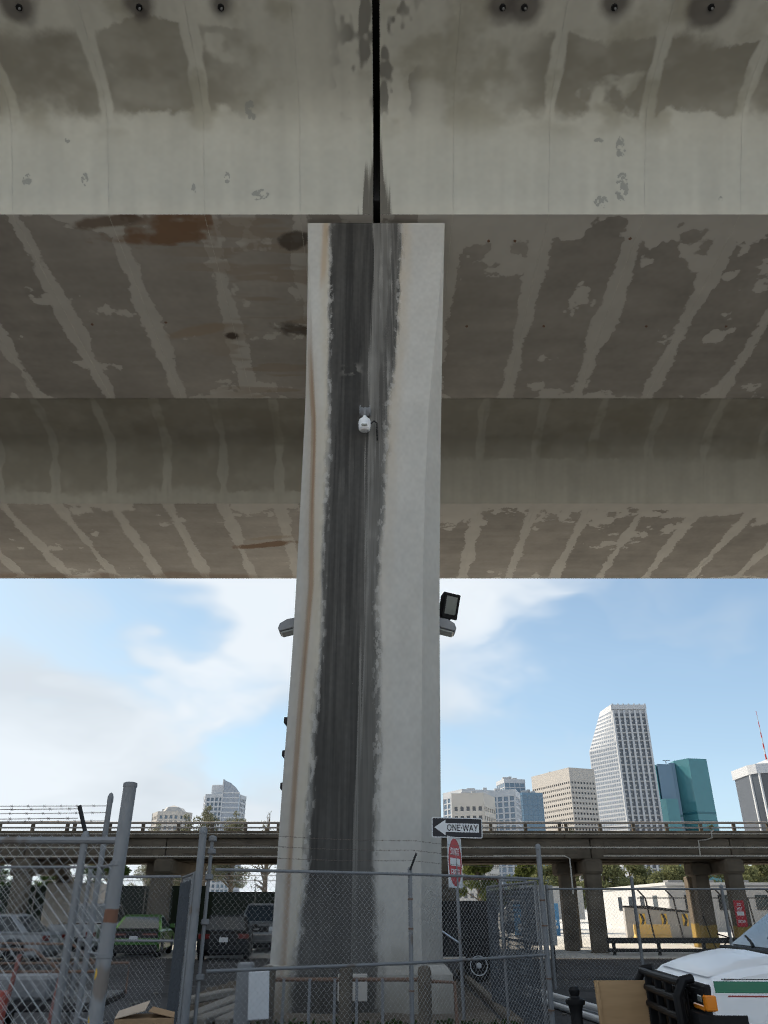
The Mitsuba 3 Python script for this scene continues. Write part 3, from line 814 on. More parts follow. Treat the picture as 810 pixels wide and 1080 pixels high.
for i, x in enumerate(BENT):
    mat_c = 'yellow_foot_concrete' if x > 12 else 'old_concrete'
    part(k, 'cross_head', box(x - 0.30, x + 0.30, LB0 + 0.60, LB1 - 0.60, 3.05, 3.56, 0.03), 'old_concrete')
    part(k, 'cap', box(x - 0.42, x + 0.42, LB0 - 0.14, LB0 + 0.70, 3.00, 3.60, 0.10), 'old_concrete')
    part(k, 'column', bevel_extrude([(x + sx * a, LB0 + 0.26 + sy * b) for sx, sy, a, b in ((-1, -1, 0.31, 0.22), (1, -1, 0.31, 0.22), (1, -1, 0.34, 0.17), (1, 1, 0.34, 0.2), (-1, 1, 0.34, 0.2), (-1, -1, 0.34, 0.17))], 0.0, 3.0, 0.0, 'z'), mat_c)
    part(k, 'column', box(x - 0.34, x + 0.34, LB1 - 0.60, LB1 - 0.02, 0.0, 3.06, 0.04), mat_c)
    if -20 < x < 20:
        part(k, 'column', box(x - 1.05, x - 0.45, LB0 + 1.9, LB0 + 2.5, 0.0, 3.3, 0.04), mat_c)
        part(k, 'cap', box(x - 1.25, x - 0.36, LB0 + 1.7, LB0 + 2.7, 3.0, 3.54, 0.06), 'old_concrete')
posts_x = [-15.63, -14.09, -13.77, -12.2, -10.72, -9.15, -7.64, -6.16, -4.7, -3.2, -1.7, -0.2, 1.3, 2.8, 4.75, 6.29, 7.81, 8.10, 9.62, 11.1, 12.58, 14.09, 15.57, 17.1, 18.6]
posts_x += list(np.arange(20.1, 60, 1.5)) + list(np.arange(-17.1, -60, -1.5))
for x in posts_x:
    part(k, 'railing_post', box(x - 0.07, x + 0.07, LB0 - 0.02, LB0 + 0.12, 4.70, 5.02, 0.015), 'old_concrete')
for a, b in ((-60, -13.94), (-13.92, 7.95), (7.97, 60)):
    part(k, 'railing_tube', tube([(a, LB0 + 0.05, 5.06), (b, LB0 + 0.05, 5.06)], 0.048, 8), 'rail_steel', smooth=40)
    part(k, 'railing_tube', tube([(a, LB0 - 0.045, 4.85), (b, LB0 - 0.045, 4.85)], 0.035, 8), 'rail_steel', smooth=40)
for z, r, a, b in ((4.04, 0.032, -60, 60), (3.68, 0.03, -60, 5.2), (3.70, 0.028, 9.6, 60)):
    part(k, 'conduit', tube([(a, LB0 - 0.07, z), (b, LB0 - 0.07, z)], r, 6), 'conduit_grey', smooth=40)
part(k, 'conduit', tube([(4.8, LB0 - 0.06, 3.7), (7.9, LB0 - 0.06, 3.7), (8.1, LB0 - 0.07, 3.6), (8.1, LB0 - 0.07, 2.2)], 0.03, 6), 'conduit_grey', smooth=40)
part(k, 'conduit', tube([(14.6, LB0 - 0.09, 4.75), (14.4, LB0 - 0.26, 4.65), (14.4, LB0 - 0.26, 4.42), (14.2, LB0 - 0.06, 4.36), (13.85, LB0 - 0.06, 4.33), (13.82, LB0 - 0.06, 3.7)], 0.028, 6), 'conduit_grey', smooth=40)
part(k, 'conduit', tube([(-60, LB0 - 0.245, 4.585), (60, LB0 - 0.245, 4.585)], 0.02, 6), 'conduit_grey', smooth=40)
part(k, 'sapling_weed', foliage([(8.3, LB0 - 0.1, 4.74), (14.5, LB0, 4.9)], [0.13, 0.16], 90, 0.05), 'leaf_bright', kind='stuff')

k = thing('road_sign', 'red and white do not enter sign on the yellow footed column of the low bridge', 'road sign')
m = sign_frame(15.12, LB0 - 0.02, 1.47, 0) @ np.diag([0.72, 1.0, 1.0, 1.0])
part(k, 'panel', plate(rrect(0.62, 1.0, 0.03), 0.012), 'sign_red', m=m)
part(k, 'bar', shift(plate(rrect(0.42, 0.15, 0.01), 0.004), z=0.012), 'sign_white', m=m)
for txt, yy, h in (('DO', 0.34, 0.11), ('NOT', 0.17, 0.11), ('ENTER', -0.30, 0.10)):
    t = meshkit.text_mesh(txt, h, 0.003, True)
    t.apply_translation((-t.bounds[:, 0].mean(), yy - h / 2, 0.012))
    part(k, 'lettering', t, 'sign_white', m=m)

# ================================================================ SIGN POST IN FRONT
k = thing('sign_post', 'slender galvanised sign post standing right of the tall pier', 'sign post')
part(k, 'post', tube([(1.345, 15.43, 0.0), (1.33, 15.43, 1.0), (1.31, 15.43, 2.2), (1.26, 15.43, 3.05)], 0.030, 10), 'galvanised', smooth=40)
k = thing('one_way_sign', 'black and white ONE WAY arrow sign pointing left, atop the sign post', 'road sign')
m = sign_frame(1.35, 15.385, 3.01, 2, -1.2)
part(k, 'plate', plate(rrect(0.935, 0.345, 0.03), 0.004), 'sign_white', m=m)
part(k, 'field', shift(plate(rrect(0.905, 0.315, 0.022), 0.002), z=0.004), 'sign_black', m=m)
arrow = [(-0.42, 0), (-0.215, 0.135), (-0.215, 0.075), (0.405, 0.075), (0.405, -0.075), (-0.215, -0.075), (-0.215, -0.135)]
part(k, 'arrow', shift(plate(arrow, 0.002), z=0.006), 'sign_white', m=m)
t = meshkit.text_mesh('ONE\u00b7WAY', 0.105, 0.002, True)
sc = 0.57 / (t.bounds[1, 0] - t.bounds[0, 0])
t.apply_transform(np.diag([sc, 1, 1, 1]))
t.apply_translation((0.10 - t.bounds[:, 0].mean(), -0.052, 0.008))
part(k, 'lettering', t, 'sign_black', m=m)
k = thing('do_not_enter_sign', 'red and white do not enter sign turned nearly edge on below the arrow sign', 'road sign')
m = sign_frame(1.285, 15.37, 2.43, 66)
part(k, 'plate', plate(rrect(0.76, 0.84, 0.03), 0.004), 'sign_white', m=m)
part(k, 'disc', shift(plate(sg.Point(0, 0).buffer(0.355, 24), 0.002), z=0.004).apply_transform(np.diag([1, 1.11, 1, 1])), 'sign_red', m=m)
part(k, 'bar', shift(plate(rrect(0.54, 0.125, 0.004), 0.002), z=0.006), 'sign_white', m=m)
for txt, yy, h in (('DO NOT', 0.175, 0.115), ('ENTER', -0.175, 0.115)):
    t = meshkit.text_mesh(txt, h, 0.002, True)
    sc = 0.44 / (t.bounds[1, 0] - t.bounds[0, 0])
    t.apply_transform(np.diag([sc, 1, 1, 1]))
    t.apply_translation((-t.bounds[:, 0].mean(), yy - h / 2, 0.006))
    part(k, 'lettering', t, 'sign_white', m=m)

# ================================================================ FENCES


def post(x, y, h, r, tilt=(0, 0)):
    return trimesh.util.concatenate([tube([(x, y, 0), (x + tilt[0], y + tilt[1], h)], r, 14),
                                     shift(lathe([(r * 1.12, -0.01), (r * 1.12, 0.03), (r * 0.7, 0.055), (0.001, 0.065)], 14), x + tilt[0], y + tilt[1], h)])


# left fence, close to the camera
k = thing('chain_link_fence', 'close chain link fence at lower left with barbed wire above its top rail', 'fence', 'chain link fences')
A, B = (-4.6, 5.55), (-1.72, 5.62)
part(k, 'mesh_fabric', chain_link(A, B, 0.03, 2.13), 'wire', kind='stuff')
part(k, 'rail', tube([(*A, 2.10), (*B, 2.10)], 0.022, 8), 'galvanised', smooth=40)
part(k, 'rail', tube([(A[0], A[1] + 0.03, 0.93), (-2.0, 5.63, 0.93)], 0.008, 6), 'galvanised', smooth=40)
for x in (-4.4, -2.01):
    part(k, 'line_post', post(x, 5.63, 2.10, 0.024), 'galvanised', smooth=40)
    part(k, 'barb_arm', tube([(x, 5.63, 2.14), (x - 0.075, 5.63, 2.32)], 0.014, 6), 'dark_steel', smooth=40)
part(k, 'end_post', post(-2.17, 6.5, 2.45, 0.021), 'galvanised', smooth=40)
for i, (z0, z1, y) in enumerate(((2.44, 2.42, 6.46), (2.36, 2.37, 6.46), (2.31, 2.31, 6.46), (2.235, 2.21, 6.46))):
    part(k, 'barbed_wire', barbed_wire((-6.5, y + 0.1, z0), (-2.17, y, z1 - 0.01), 0.01), 'rusty_wire', kind='stuff')
for i, (z0, z1) in enumerate(((2.29, 2.30), (2.22, 2.24))):
    part(k, 'barbed_wire', barbed_wire((-6.5, 5.6, z0), (-2.08, 5.63, z1), 0.01), 'rusty_wire', kind='stuff')

k = thing('sliding_gate', 'chain link gate leaf slid back behind the close left fence', 'gate', 'chain link gates')
part(k, 'mesh_fabric', chain_link((-5.4, 6.75), (-2.15, 6.62), 0.05, 1.98, 0.038), 'wire', kind='stuff')
part(k, 'frame', [tube([(-5.4, 6.75, 1.98), (-2.13, 6.62, 1.98), (-2.13, 6.62, 0.05), (-5.4, 6.75, 0.05)], 0.012, 8)], 'galvanised', smooth=40)
for x, y in ((-2.36, 6.66), (-3.9, 6.69)):
    part(k, 'upright', tube([(x, y, 0.05), (x, y, 1.98)], 0.018, 8), 'galvanised', smooth=40)

k = thing('gate_post', 'thick bare steel gate post with a rusty band and yellow paint marks', 'gate post', 'steel gate posts')
part(k, 'post', tube([(-1.575, 5.0, 0), (-1.56, 5.0, 2.37)], 0.039, 24), 'gatepost_steel', smooth=40)
part(k, 'cap', shift(lathe([(0.042, -0.012), (0.042, 0.010), (0.03, 0.016), (0.001, 0.018)], 24), -1.56, 5.0, 2.37), 'galvanised', smooth=40)
for z in (1.93, 1.46, 1.13):
    part(k, 'hinge_strap', [shift(lathe([(0.040, -0.014), (0.043, -0.012), (0.043, 0.012), (0.040, 0.014)], 20), -1.567, 5.0, z), tube([(-1.58, 5.05, z), (-1.78, 5.35, z), (-2.13, 6.5, z)], 0.006, 6)], 'galvanised', smooth=40)

# fence with two gate posts in front of the pier
k = thing('gate_post', 'slim steel gate post with a tube beside it, next to the left gate leaf', 'gate post', 'steel gate posts')
part(k, 'post', post(-2.165, 10.0, 2.50, 0.044), 'galvanised', smooth=40)
part(k, 'latch_tube', tube([(-2.085, 10.15, 0), (-2.08, 10.15, 2.48)], 0.022, 8), 'galvanised', smooth=40)
for z in (2.44, 2.30, 2.02, 1.55, 1.0):
    part(k, 'clamp', box(-2.115, -2.03, 10.10, 10.19, z - 0.03, z + 0.03, 0.01), 'galvanised')
k = thing('gate_post', 'slim steel gate post right of the sign post, hinging the screened gate', 'gate post', 'steel gate posts')
part(k, 'post', post(2.47, 13.5, 2.55, 0.040), 'galvanised', smooth=40)

k = thing('chain_link_fence', 'chain link fence crossing in front of the tall pier base, with one angled barb arm', 'fence', 'chain link fences')
C0, C1, C2 = (-2.0, 10.1), (0.352, 11.55), (2.43, 13.46)
for a, b in ((C0, C1), (C1, C2)):
    part(k, 'mesh_fabric', chain_link(a, b, 0.03, 2.12, 0.036, 0.0021), 'wire', kind='stuff')
    for z, r in ((2.10, 0.018), (1.06, 0.019)):
        part(k, 'rail', tube([(*a, z), (*b, z)], r, 8), 'galvanised', smooth=40)
    for j, z in enumerate((2.52, 2.40, 2.27)):
        da, db = 0.10, 0.10
        part(k, 'barbed_wire', barbed_wire((a[0] + 0.05 - 0.03 * j, a[1], z), (b[0] + 0.05 - 0.03 * j, b[1], z), 0.03, 0.002), 'rusty_wire', kind='stuff')
part(k, 'line_post', post(C1[0], C1[1] + 0.03, 2.13, 0.029), 'galvanised', smooth=40)
part(k, 'barb_arm', tube([(C1[0], C1[1], 2.15), (C1[0] + 0.09, C1[1] - 0.02, 2.36)], 0.016, 6), 'dark_steel', smooth=40)

for z in (0.35, 0.75, 1.45, 1.8):
    for (x, y, r) in ((C1[0], C1[1] + 0.03, 0.033), (C2[0] + 0.04, C2[1] + 0.04, 0.044)):
        part(k, 'tie_band', shift(lathe([(r, -0.010), (r + 0.002, -0.008), (r + 0.002, 0.008), (r, 0.010)], 12), x, y, z), 'rusty_steel', smooth=40)
k = thing('chain_link_fence', 'short chain link panel behind the thick gate post, in front of the green car', 'fence', 'chain link fences')
part(k, 'mesh_fabric', chain_link((-4.35, 12.6), (-3.0, 12.4), 0.05, 2.10, 0.036, 0.0021), 'wire', kind='stuff')
for z in (2.10, 1.28):
    part(k, 'rail', tube([(-4.35, 12.63, z), (-2.95, 12.41, z)], 0.018, 8), 'galvanised', smooth=40)
part(k, 'line_post', post(-4.36, 12.66, 2.15, 0.03), 'galvanised', smooth=40)


def swing_gate(label, hinge, far, mid_z, screen, h=2.06):
    k = thing('swing_gate', label, 'gate', 'chain link gates')
    hx, hy = hinge
    fx, fy = far
    part(k, 'frame', [tube([(hx, hy, 0.1), (hx, hy, h), (fx, fy, h), (fx, fy, 0.1), (hx, hy, 0.1)], 0.024, 8), tube([(hx, hy, mid_z), (fx, fy, mid_z)], 0.02, 8)], 'galvanised', smooth=40)
    part(k, 'mesh_fabric', chain_link(hinge, far, 0.1, h), 'wire', kind='stuff')
    if screen:
        d = np.array([fx - hx, fy - hy])
        nn = np.array([-d[1], d[0]]) / np.linalg.norm(d) * 0.03
        L = np.linalg.norm(d)
        ex_, st = d / L, []
        for q in np.arange(0.06, L - 0.05, 0.072):
            a_ = np.array([hx, hy]) + ex_ * q + nn
            st.append(hull([(a_[0] + ex_[0] * u_ + nn[0] * v_, a_[1] + ex_[1] * u_ + nn[1] * v_, z) for u_ in (0, 0.047) for v_ in (0, 0.08) for z in (0.12, h - 0.06 - 0.03 * random.random())]))
        part(k, 'privacy_slats', st, 'gate_screen', kind='stuff')
    return k


swing_gate('swing gate leaf with a privacy screen, folded back left of the slim latch post', (-2.22, 10.02), (-2.70, 11.5), 1.22, True)
swing_gate('swing gate leaf with a dark privacy screen, open behind the sign post', (2.40, 13.58), (2.06, 17.2), 1.2, True)
k = thing('tall_fence_frame', 'bare steel tube frame standing between the screened gate and the black trailer', 'fence frame')
part(k, 'upright', [tube([(x, y, 0), (x, y, 2.2)], 0.026, 8) for x, y in ((2.02, 14.9), (2.62, 15.9))], 'galvanised', smooth=40)
part(k, 'cross_bar', tube([(2.02, 14.9, 2.12), (2.62, 15.9, 2.15)], 0.02, 8), 'galvanised', smooth=40)

k = thing('chain_link_fence', 'chain link fence on the right beyond the screened gate, standing before the low bridge', 'fence', 'chain link fences')
D0, D1 = (3.95, 20.9), (14.5, 21.2)
part(k, 'mesh_fabric', chain_link(D0, D1, 0.03, 2.10, 0.045, 0.002), 'wire', kind='stuff')
part(k, 'rail', tube([(*D0, 2.10), (*D1, 2.10)], 0.022, 8), 'galvanised', smooth=40)
for x in (3.98, 6.08, 8.25, 10.4, 12.5):
    part(k, 'line_post', post(x, 21.03, 2.14 if x != 6.08 else 2.32, 0.040), 'galvanised', smooth=40)

k = thing('yard_fence', 'far yard fence with angled arms, in front of the white trailer building', 'fence', 'chain link fences')
part(k, 'mesh_fabric', chain_link((13.6, 46.5), (24, 46.0), 0.05, 2.2, 0.09, 0.003), 'wire', kind='stuff')
for i, x in enumerate((14.1, 15.6, 17.2, 18.3, 19.6, 21.0, 22.5)):
    part(k, 'angled_post', tube([(x + 0.18, 46.5, 0), (x - 0.05, 46.5, 2.15), (x - 0.45, 46.4, 2.55)], 0.045, 6), 'dark_steel', smooth=30)
part(k, 'rail', tube([(13.6, 46.5, 2.15), (24, 46.3, 2.15)], 0.03, 6), 'dark_steel', smooth=40)

k = thing('screened_fence', 'dark green cloth covered fence behind the parked cars on the left', 'fence')
part(k, 'cloth', [box(-40, -9.6, 47.0, 47.03, 0.1, 2.75), box(-9.55, -1.5, 47.04, 47.07, 0.1, 2.45)], 'screen_cloth')
for x in np.arange(-40, -1, 3.0):
    part(k, 'fence_post', tube([(x, 46.95, 0), (x, 46.95, 2.9)], 0.03, 6), 'galvanised', smooth=40)
for z in (3.0, 3.25):
    part(k, 'top_wire', tube([(-40, 46.9, z), (-1.5, 46.9, z)], 0.02, 5), 'rail_steel')

# guard rail at the pier base
k = thing('guard_rail', 'low grey post and rail guard in front of the tall pier base', 'guard rail')
for x in (-1.79, -0.59, 0.63):
    part(k, 'bollard_post', shift(lathe([(0.105, 0.0), (0.105, 0.82), (0.09, 0.87), (0.05, 0.89)], 18), x, 14.0, 0), 'old_concrete', smooth=40)
part(k, 'rail', [tube([(-1.79, 14.03, 0.70), (0.63, 14.03, 0.70)], 0.028, 8), tube([(0.63, 14.03, 0.68), (1.1, 14.05, 0.66), (1.12, 14.05, 0.0)], 0.028, 8)], 'rusty_steel', smooth=40)
part(k, 'rail', tube([(-1.79, 13.98, 0.10), (-0.1, 13.98, 0.08)], 0.03, 8), 'galvanised', smooth=40)
for x in (-1.55, -1.15, -0.76, -0.42, -0.02):
    part(k, 'picket', box(x - 0.022, x + 0.022, 13.97, 14.0, 0.1, 0.72, 0.004), 'galvanised')
solo('white_board', box(-0.155, 0.155, -0.012, 0.012, 0, 0.62, 0.008), 'sign_white', 'small blank white board leaning at the left end of the guard rail', 'board', m=place(-1.86, 13.6, 0.22, 4) @ mat4((0, 0, 0), (0.998, 0, 0.05), (0, 1, 0), (-0.05, 0, 0.998)))
solo('white_bucket_board', box(-0.78, -0.28, 15.2, 15.24, 0.30, 0.70, 0.01), 'pale_panel', 'pale blank panel behind the middle post of the guard rail', 'board')
solo('utility_box', box(-2.28, -2.05, 13.9, 14.2, 0.0, 0.93, 0.02), 'grey_metal', 'grey upright utility box at the left foot of the tall pier', 'utility box')

# ================================================================ VEHICLES


def arc(cx, cz, r, a0, a1, n=9):
    return [(cx + r * math.cos(a), cz + r * math.sin(a)) for a in np.radians(np.linspace(a0, a1, n))]


def wheel(k, x, y, r, w, side, m, hub='grey_metal', name='wheel'):
    ty = lathe([(r * 0.62, -w / 2), (r * 0.93, -w / 2), (r, -w / 2 + 0.03), (r, w / 2 - 0.03), (r * 0.93, w / 2), (r * 0.62, w / 2)], 28)
    R = mat4((x, y, r), (1, 0, 0), (0, 0, 1), (0, -1, 0))
    tk = part(k, name, ty, 'rubber', smooth=40, m=m @ R)
    spokes = [lathe([(r * 0.64, -0.02), (r * 0.64, 0.05), (r * 0.58, 0.05), (r * 0.56, 0.0)], 24), shift(lathe([(r * 0.20, -0.01), (r * 0.20, 0.03), (r * 0.12, 0.05)], 14), z=0.0)]
    for i in range(6):
        a = i * math.pi / 3
        b = box(r * 0.12, r * 0.60, -0.045, 0.045, -0.01, 0.025)
        b.apply_transform(trimesh.transformations.rotation_matrix(a, (0, 0, 1)))
        spokes.append(b)
    S = mat4((x, y + side * (w / 2 - 0.03), r), (1, 0, 0), (0, 0, 1), (0, -1, 0)) if side < 0 else mat4((x, y + side * (w / 2 - 0.03), r), (-1, 0, 0), (0, 0, 1), (0, 1, 0))
    part(tk, 'rim', spokes, hub, smooth=30, m=m @ S)


def car(name, label, cat, m, paint, L=4.7, W=1.82, H=1.45, kind='sedan', roof=None, group=None):
    """x forward, y left, z up, centre on the ground"""
    k = thing(name, label, cat, group)
    hl, r = L / 2, 0.33
    fx, rx = hl - 0.92, -hl + 1.0
    belt = 0.92 if kind != 'pickup' else 1.12
    hood = belt - 0.10
    tail = belt + 0.03
    low = 0.22 if kind != 'pickup' else 0.38
    if kind == 'pickup':
        r = 0.39
        prof = [(-hl, low + 0.15), (-hl, 1.12)] + [(-0.35, 1.12), (hl - 1.45, 1.13), (hl - 0.18, 1.06), (hl, 0.98), (hl + 0.02, low + 0.1), (hl - 0.1, low)]
    else:
        prof = [(-hl + 0.05, low + 0.08), (-hl, 0.55), (-hl + 0.03, tail - 0.08), (-hl + 0.14, tail), (-hl + 0.75, tail), (hl - 1.35, belt), (hl - 0.5, hood), (hl - 0.12, hood - 0.14), (hl, 0.55), (hl - 0.03, low + 0.05), (hl - 0.15, low)]
    ra = r + 0.06
    prof = prof + [(fx + ra, low)] + arc(fx, r, ra, math.degrees(math.asin(max(-1, (low - r) / ra))), 180 - math.degrees(math.asin(max(-1, (low - r) / ra))))
    prof = prof + arc(rx, r, ra, math.degrees(math.asin((low - r) / ra)), 180 - math.degrees(math.asin((low - r) / ra))) + [(-hl + 0.2, low)]
    body = bevel_extrude(prof, -W / 2, W / 2, 0.07, 'y')
    part(k, 'body', body, paint, smooth=32, m=m)
    part(k, 'underbody', box(-hl + 0.3, hl - 0.3, -W / 2 + 0.25, W / 2 - 0.25, 0.18, 0.5), 'rubber', m=m)
    if kind == 'pickup':
        g = dict(b0=-0.45, b1=hl - 1.35, t0=-0.30, t1=hl - 2.05, zb=1.10, zt=H)
    elif kind == 'coupe':
        g = dict(b0=-hl + 0.75, b1=hl - 1.75, t0=-hl + 1.65, t1=hl - 2.55, zb=belt - 0.01, zt=H)
    else:
        g = dict(b0=-hl + 0.55, b1=hl - 1.25, t0=-hl + 1.35, t1=hl - 2.05, zb=belt - 0.01, zt=H)
    wb, wt = W / 2 - 0.06, W / 2 - 0.24
    zt = g['zt']
    cab = hull([(g['b0'], s * wb, g['zb']) for s in (-1, 1)] + [(g['b1'], s * wb, g['zb']) for s in (-1, 1)] + [(g['t0'], s * wt, zt - 0.05) for s in (-1, 1)] + [(g['t1'], s * wt, zt - 0.05) for s in (-1, 1)]
               + [(g['t0'] + 0.14, s * (wt - 0.1), zt) for s in (-1, 1)] + [(g['t1'] - 0.14, s * (wt - 0.1), zt) for s in (-1, 1)])
    part(k, 'roof', cab, roof or paint, smooth=20, m=m)

    def pane(nm, c4, f=0.10, mat='glass_dark'):
        c4 = np.array(c4, float)
        cen = c4.mean(0)
        n = np.cross(c4[1] - c4[0], c4[3] - c4[0])
        n /= np.linalg.norm(n)
        if n @ (cen - np.array([0, 0, 0.9])) < 0:
            n = -n
        c4 = cen + (c4 - cen) * (1 - f)
        part(k, nm, slab4(c4 - n * 0.004, n, 0.010), mat, m=m)
    zr = zt - 0.05
    pane('rear_window', [(g['b0'], -wb, g['zb'] + 0.03), (g['b0'], wb, g['zb'] + 0.03), (g['t0'], wt, zr), (g['t0'], -wt, zr)], 0.13, 'glass_rear')
    pane('windscreen', [(g['b1'], -wb, g['zb'] + 0.03), (g['b1'], wb, g['zb'] + 0.03), (g['t1'], wt, zr), (g['t1'], -wt, zr)], 0.11, 'glass_sky')
    xm_b, xm_t = (g['b0'] + g['b1']) / 2 - 0.1, (g['t0'] + g['t1']) / 2 - 0.05
    for s in (-1, 1):
        pane('side_window', [(g['b0'] + 0.25, s * wb, g['zb'] + 0.04), (xm_b, s * wb, g['zb'] + 0.04), (xm_t, s * wt, zr), (g['t0'] + 0.05, s * wt, zr)], 0.12)
        pane('side_window', [(xm_b, s * wb, g['zb'] + 0.04), (g['b1'] - 0.2, s * wb, g['zb'] + 0.04), (g['t1'], s * wt, zr), (xm_t, s * wt, zr)], 0.12)
        part(k, 'mirror', box(g['b1'] - 0.32, g['b1'] - 0.16, s * (W / 2 - 0.03), s * (W / 2 + 0.16), g['zb'] + 0.04, g['zb'] + 0.20, 0.03), paint, m=m)
        if kind == 'pickup':
            part(k, 'headlight', box(hl - 0.05, hl + 0.03, s * (W / 2 - 0.08), s * (W / 2 - 0.46), 0.82, 0.98, 0.02), 'lamp_clear', m=m)
        else:
            part(k, 'headlight', box(hl - 0.16, hl - 0.03, s * (W / 2 - 0.07), s * (W / 2 - 0.45), 0.62, 0.74, 0.02), 'lamp_clear', m=m)
        if kind == 'coupe':
            part(k, 'taillight', box(-hl - 0.015, -hl + 0.05, s * 0.30, s * (W / 2 - 0.12), 0.77, 0.83, 0.005), 'tail_red', m=m)
        else:
            part(k, 'taillight', box(-hl - 0.015, -hl + 0.12, s * (W / 2 - 0.42), s * (W / 2 - 0.03), 0.70, 0.86, 0.02), 'tail_red', m=m)
        for xx in (fx, rx):
            wheel(k, xx, s * (W / 2 - 0.11), r, 0.22, s, m)
    part(k, 'licence_plate', box(-hl - 0.022, -hl + 0.02, -0.155, 0.155, 0.60, 0.75), 'sign_white', m=m)
    if kind == 'coupe':
        part(k, 'rear_panel', box(-hl - 0.010, -hl + 0.03, -W / 2 + 0.07, W / 2 - 0.07, 0.68, 0.93, 0.005), 'black_plastic', m=m)
        part(k, 'rear_bumper', box(-hl - 0.012, -hl + 0.06, -W / 2 + 0.06, W / 2 - 0.06, 0.22, 0.46, 0.01), 'black_plastic', m=m)
        part(k, 'spoiler', box(-hl + 0.02, -hl + 0.16, -W / 2 + 0.12, W / 2 - 0.12, tail + 0.005, tail + 0.05, 0.01), 'black_plastic', m=m)
    else:
        part(k, 'rear_bumper', box(-hl - 0.02, -hl + 0.12, -W / 2 + 0.08, W / 2 - 0.08, low + 0.12, low + 0.32, 0.03), 'black_plastic' if kind == 'pickup' else paint, m=m)
    if kind == 'pickup':
        part(k, 'grille', box(hl - 0.03, hl + 0.035, -W / 2 + 0.48, W / 2 - 0.48, 0.78, 1.0, 0.01), 'black_plastic', m=m)
        part(k, 'emblem', box(hl + 0.03, hl + 0.045, -0.14, 0.14, 0.86, 0.92, 0.005), 'chrome', m=m)
        part(k, 'front_bumper', box(hl - 0.05, hl + 0.09, -W / 2 + 0.03, W / 2 - 0.03, 0.45, 0.70, 0.03), 'chrome', m=m)
        part(k, 'cargo_bed', box(-hl + 0.06, -0.5, -W / 2 + 0.12, W / 2 - 0.12, 1.121, 1.13), 'black_plastic', m=m)
    return k


parked = 'cars parked under the bridges'
car('parked_car', 'green coupe with a black tail panel, seen from behind left of the gate', 'car', place(-9.65, 35.4, 0, 97), 'car_green', 5.0, 1.92, 1.45, 'coupe', None, parked)
car('parked_car', 'black sedan with a white licence plate, seen from behind left of the tall pier', 'car', place(-6.0, 33.8, 0, 97), 'car_black', 4.8, 1.84, 1.44, 'sedan', None, parked)
car('parked_pickup', 'silver pickup truck facing out, just right of the black sedan', 'pickup truck', place(-5.35, 39.6, 0, -90), 'car_silver', 5.6, 1.98, 1.86, 'pickup', None, parked)
car('parked_car', 'silver sedan partly hidden behind the close chain link fence', 'car', place(-13.6, 30.5, 0, 175), 'car_silver', 4.7, 1.82, 1.5, 'sedan', None, parked)
car('parked_pickup', 'white pickup truck left of the green coupe, behind the close fence', 'pickup truck', place(-12.0, 36.5, 0, 90), 'car_white', 5.5, 1.96, 1.85, 'pickup', None, parked)
car('parked_car', 'dark blue sedan on the right, its roof showing behind the white van', 'car', place(7.0, 14.6, 0, 176), 'car_blue', 4.8, 1.84, 1.38, 'sedan', None, parked)

# --- the white van with the green stripe
k = thing('patrol_van', 'white van with green stripe, amber corner lamp and black push bumper at lower right', 'van')
va = math.radians(176.3)
# nose centre, x forward
mv = mat4((2.99, 9.15, 0), (math.cos(va), math.sin(va), 0), (-math.sin(va), math.cos(va), 0), (0, 0, 1))
W = 1.96
low, ra, r = 0.42, 0.47, 0.38
fx, rx = -0.80, -4.25
asn = math.degrees(math.asin((low - r) / ra))
prof = [(-5.5, 0.55), (-5.52, 1.25), (-5.4, 2.0), (-5.2, 2.1), (-2.25, 2.1), (-1.95, 2.03), (-0.80, 1.27), (-0.62, 1.235), (-0.30, 1.19), (-0.08, 1.13), (0.0, 1.07), (0.02, 0.86), (0.0, 0.5), (-0.06, low), (fx + ra, low)]
prof += arc(fx, r, ra, asn, 180 - asn, 12) + [(fx - ra - 0.02, low)] + [(rx + ra + 0.02, low)] + arc(rx, r, ra, asn, 180 - asn, 12) + [(-5.4, low)]
part(k, 'body', bevel_extrude(prof, -W / 2, W / 2, 0.055, 'y'), 'van_white', smooth=35, m=mv)
part(k, 'underbody', box(-5.3, -0.2, -W / 2 + 0.3, W / 2 - 0.3, 0.25, 0.7), 'rubber', m=mv)
part(k, 'bonnet', hull([(-0.74, s * 0.86, 1.262) for s in (-1, 1)] + [(-0.05, s * 0.84, 1.128) for s in (-1, 1)] + [(-0.70, s * 0.72, 1.300) for s in (-1, 1)] + [(-0.12, s * 0.66, 1.180) for s in (-1, 1)] + [(-0.40, s * 0.70, 1.255) for s in (-1, 1)] + [(-0.7, 0, 1.315), (-0.35, 0, 1.27), (-0.12, 0, 1.195)]), 'van_white', smooth=35, m=mv)
fr = 0.955 * W / 2
wsc = [(-0.876, -0.86, 1.32), (-0.876, 0.86, 1.32), (-1.88, 0.84, 1.984), (-1.88, -0.84, 1.984)]
n = np.array([0.551, 0, 0.834])
part(k, 'windscreen', slab4(np.array(wsc) + n * 0.004, n, 0.018), 'glass_sky', m=mv)
part(k, 'cowl', box(-0.86, -0.72, -0.86, 0.86, 1.275, 1.325, 0.012), 'black_plastic', m=mv)
for y0, y1 in ((0.62, 0.05), (-0.08, -0.62)):
    part(k, 'wiper', tube([(-0.82, y0, 1.335), (-0.90, (y0 + y1) / 2, 1.385), (-0.95, y1, 1.42)], 0.012, 6), 'black_plastic', smooth=40, m=mv)
part(k, 'aerial', tube([(-0.70, -0.86, 1.27), (-0.66, -0.88, 1.36), (-0.62, -0.93, 1.62)], 0.006, 5), 'black_plastic', m=mv)
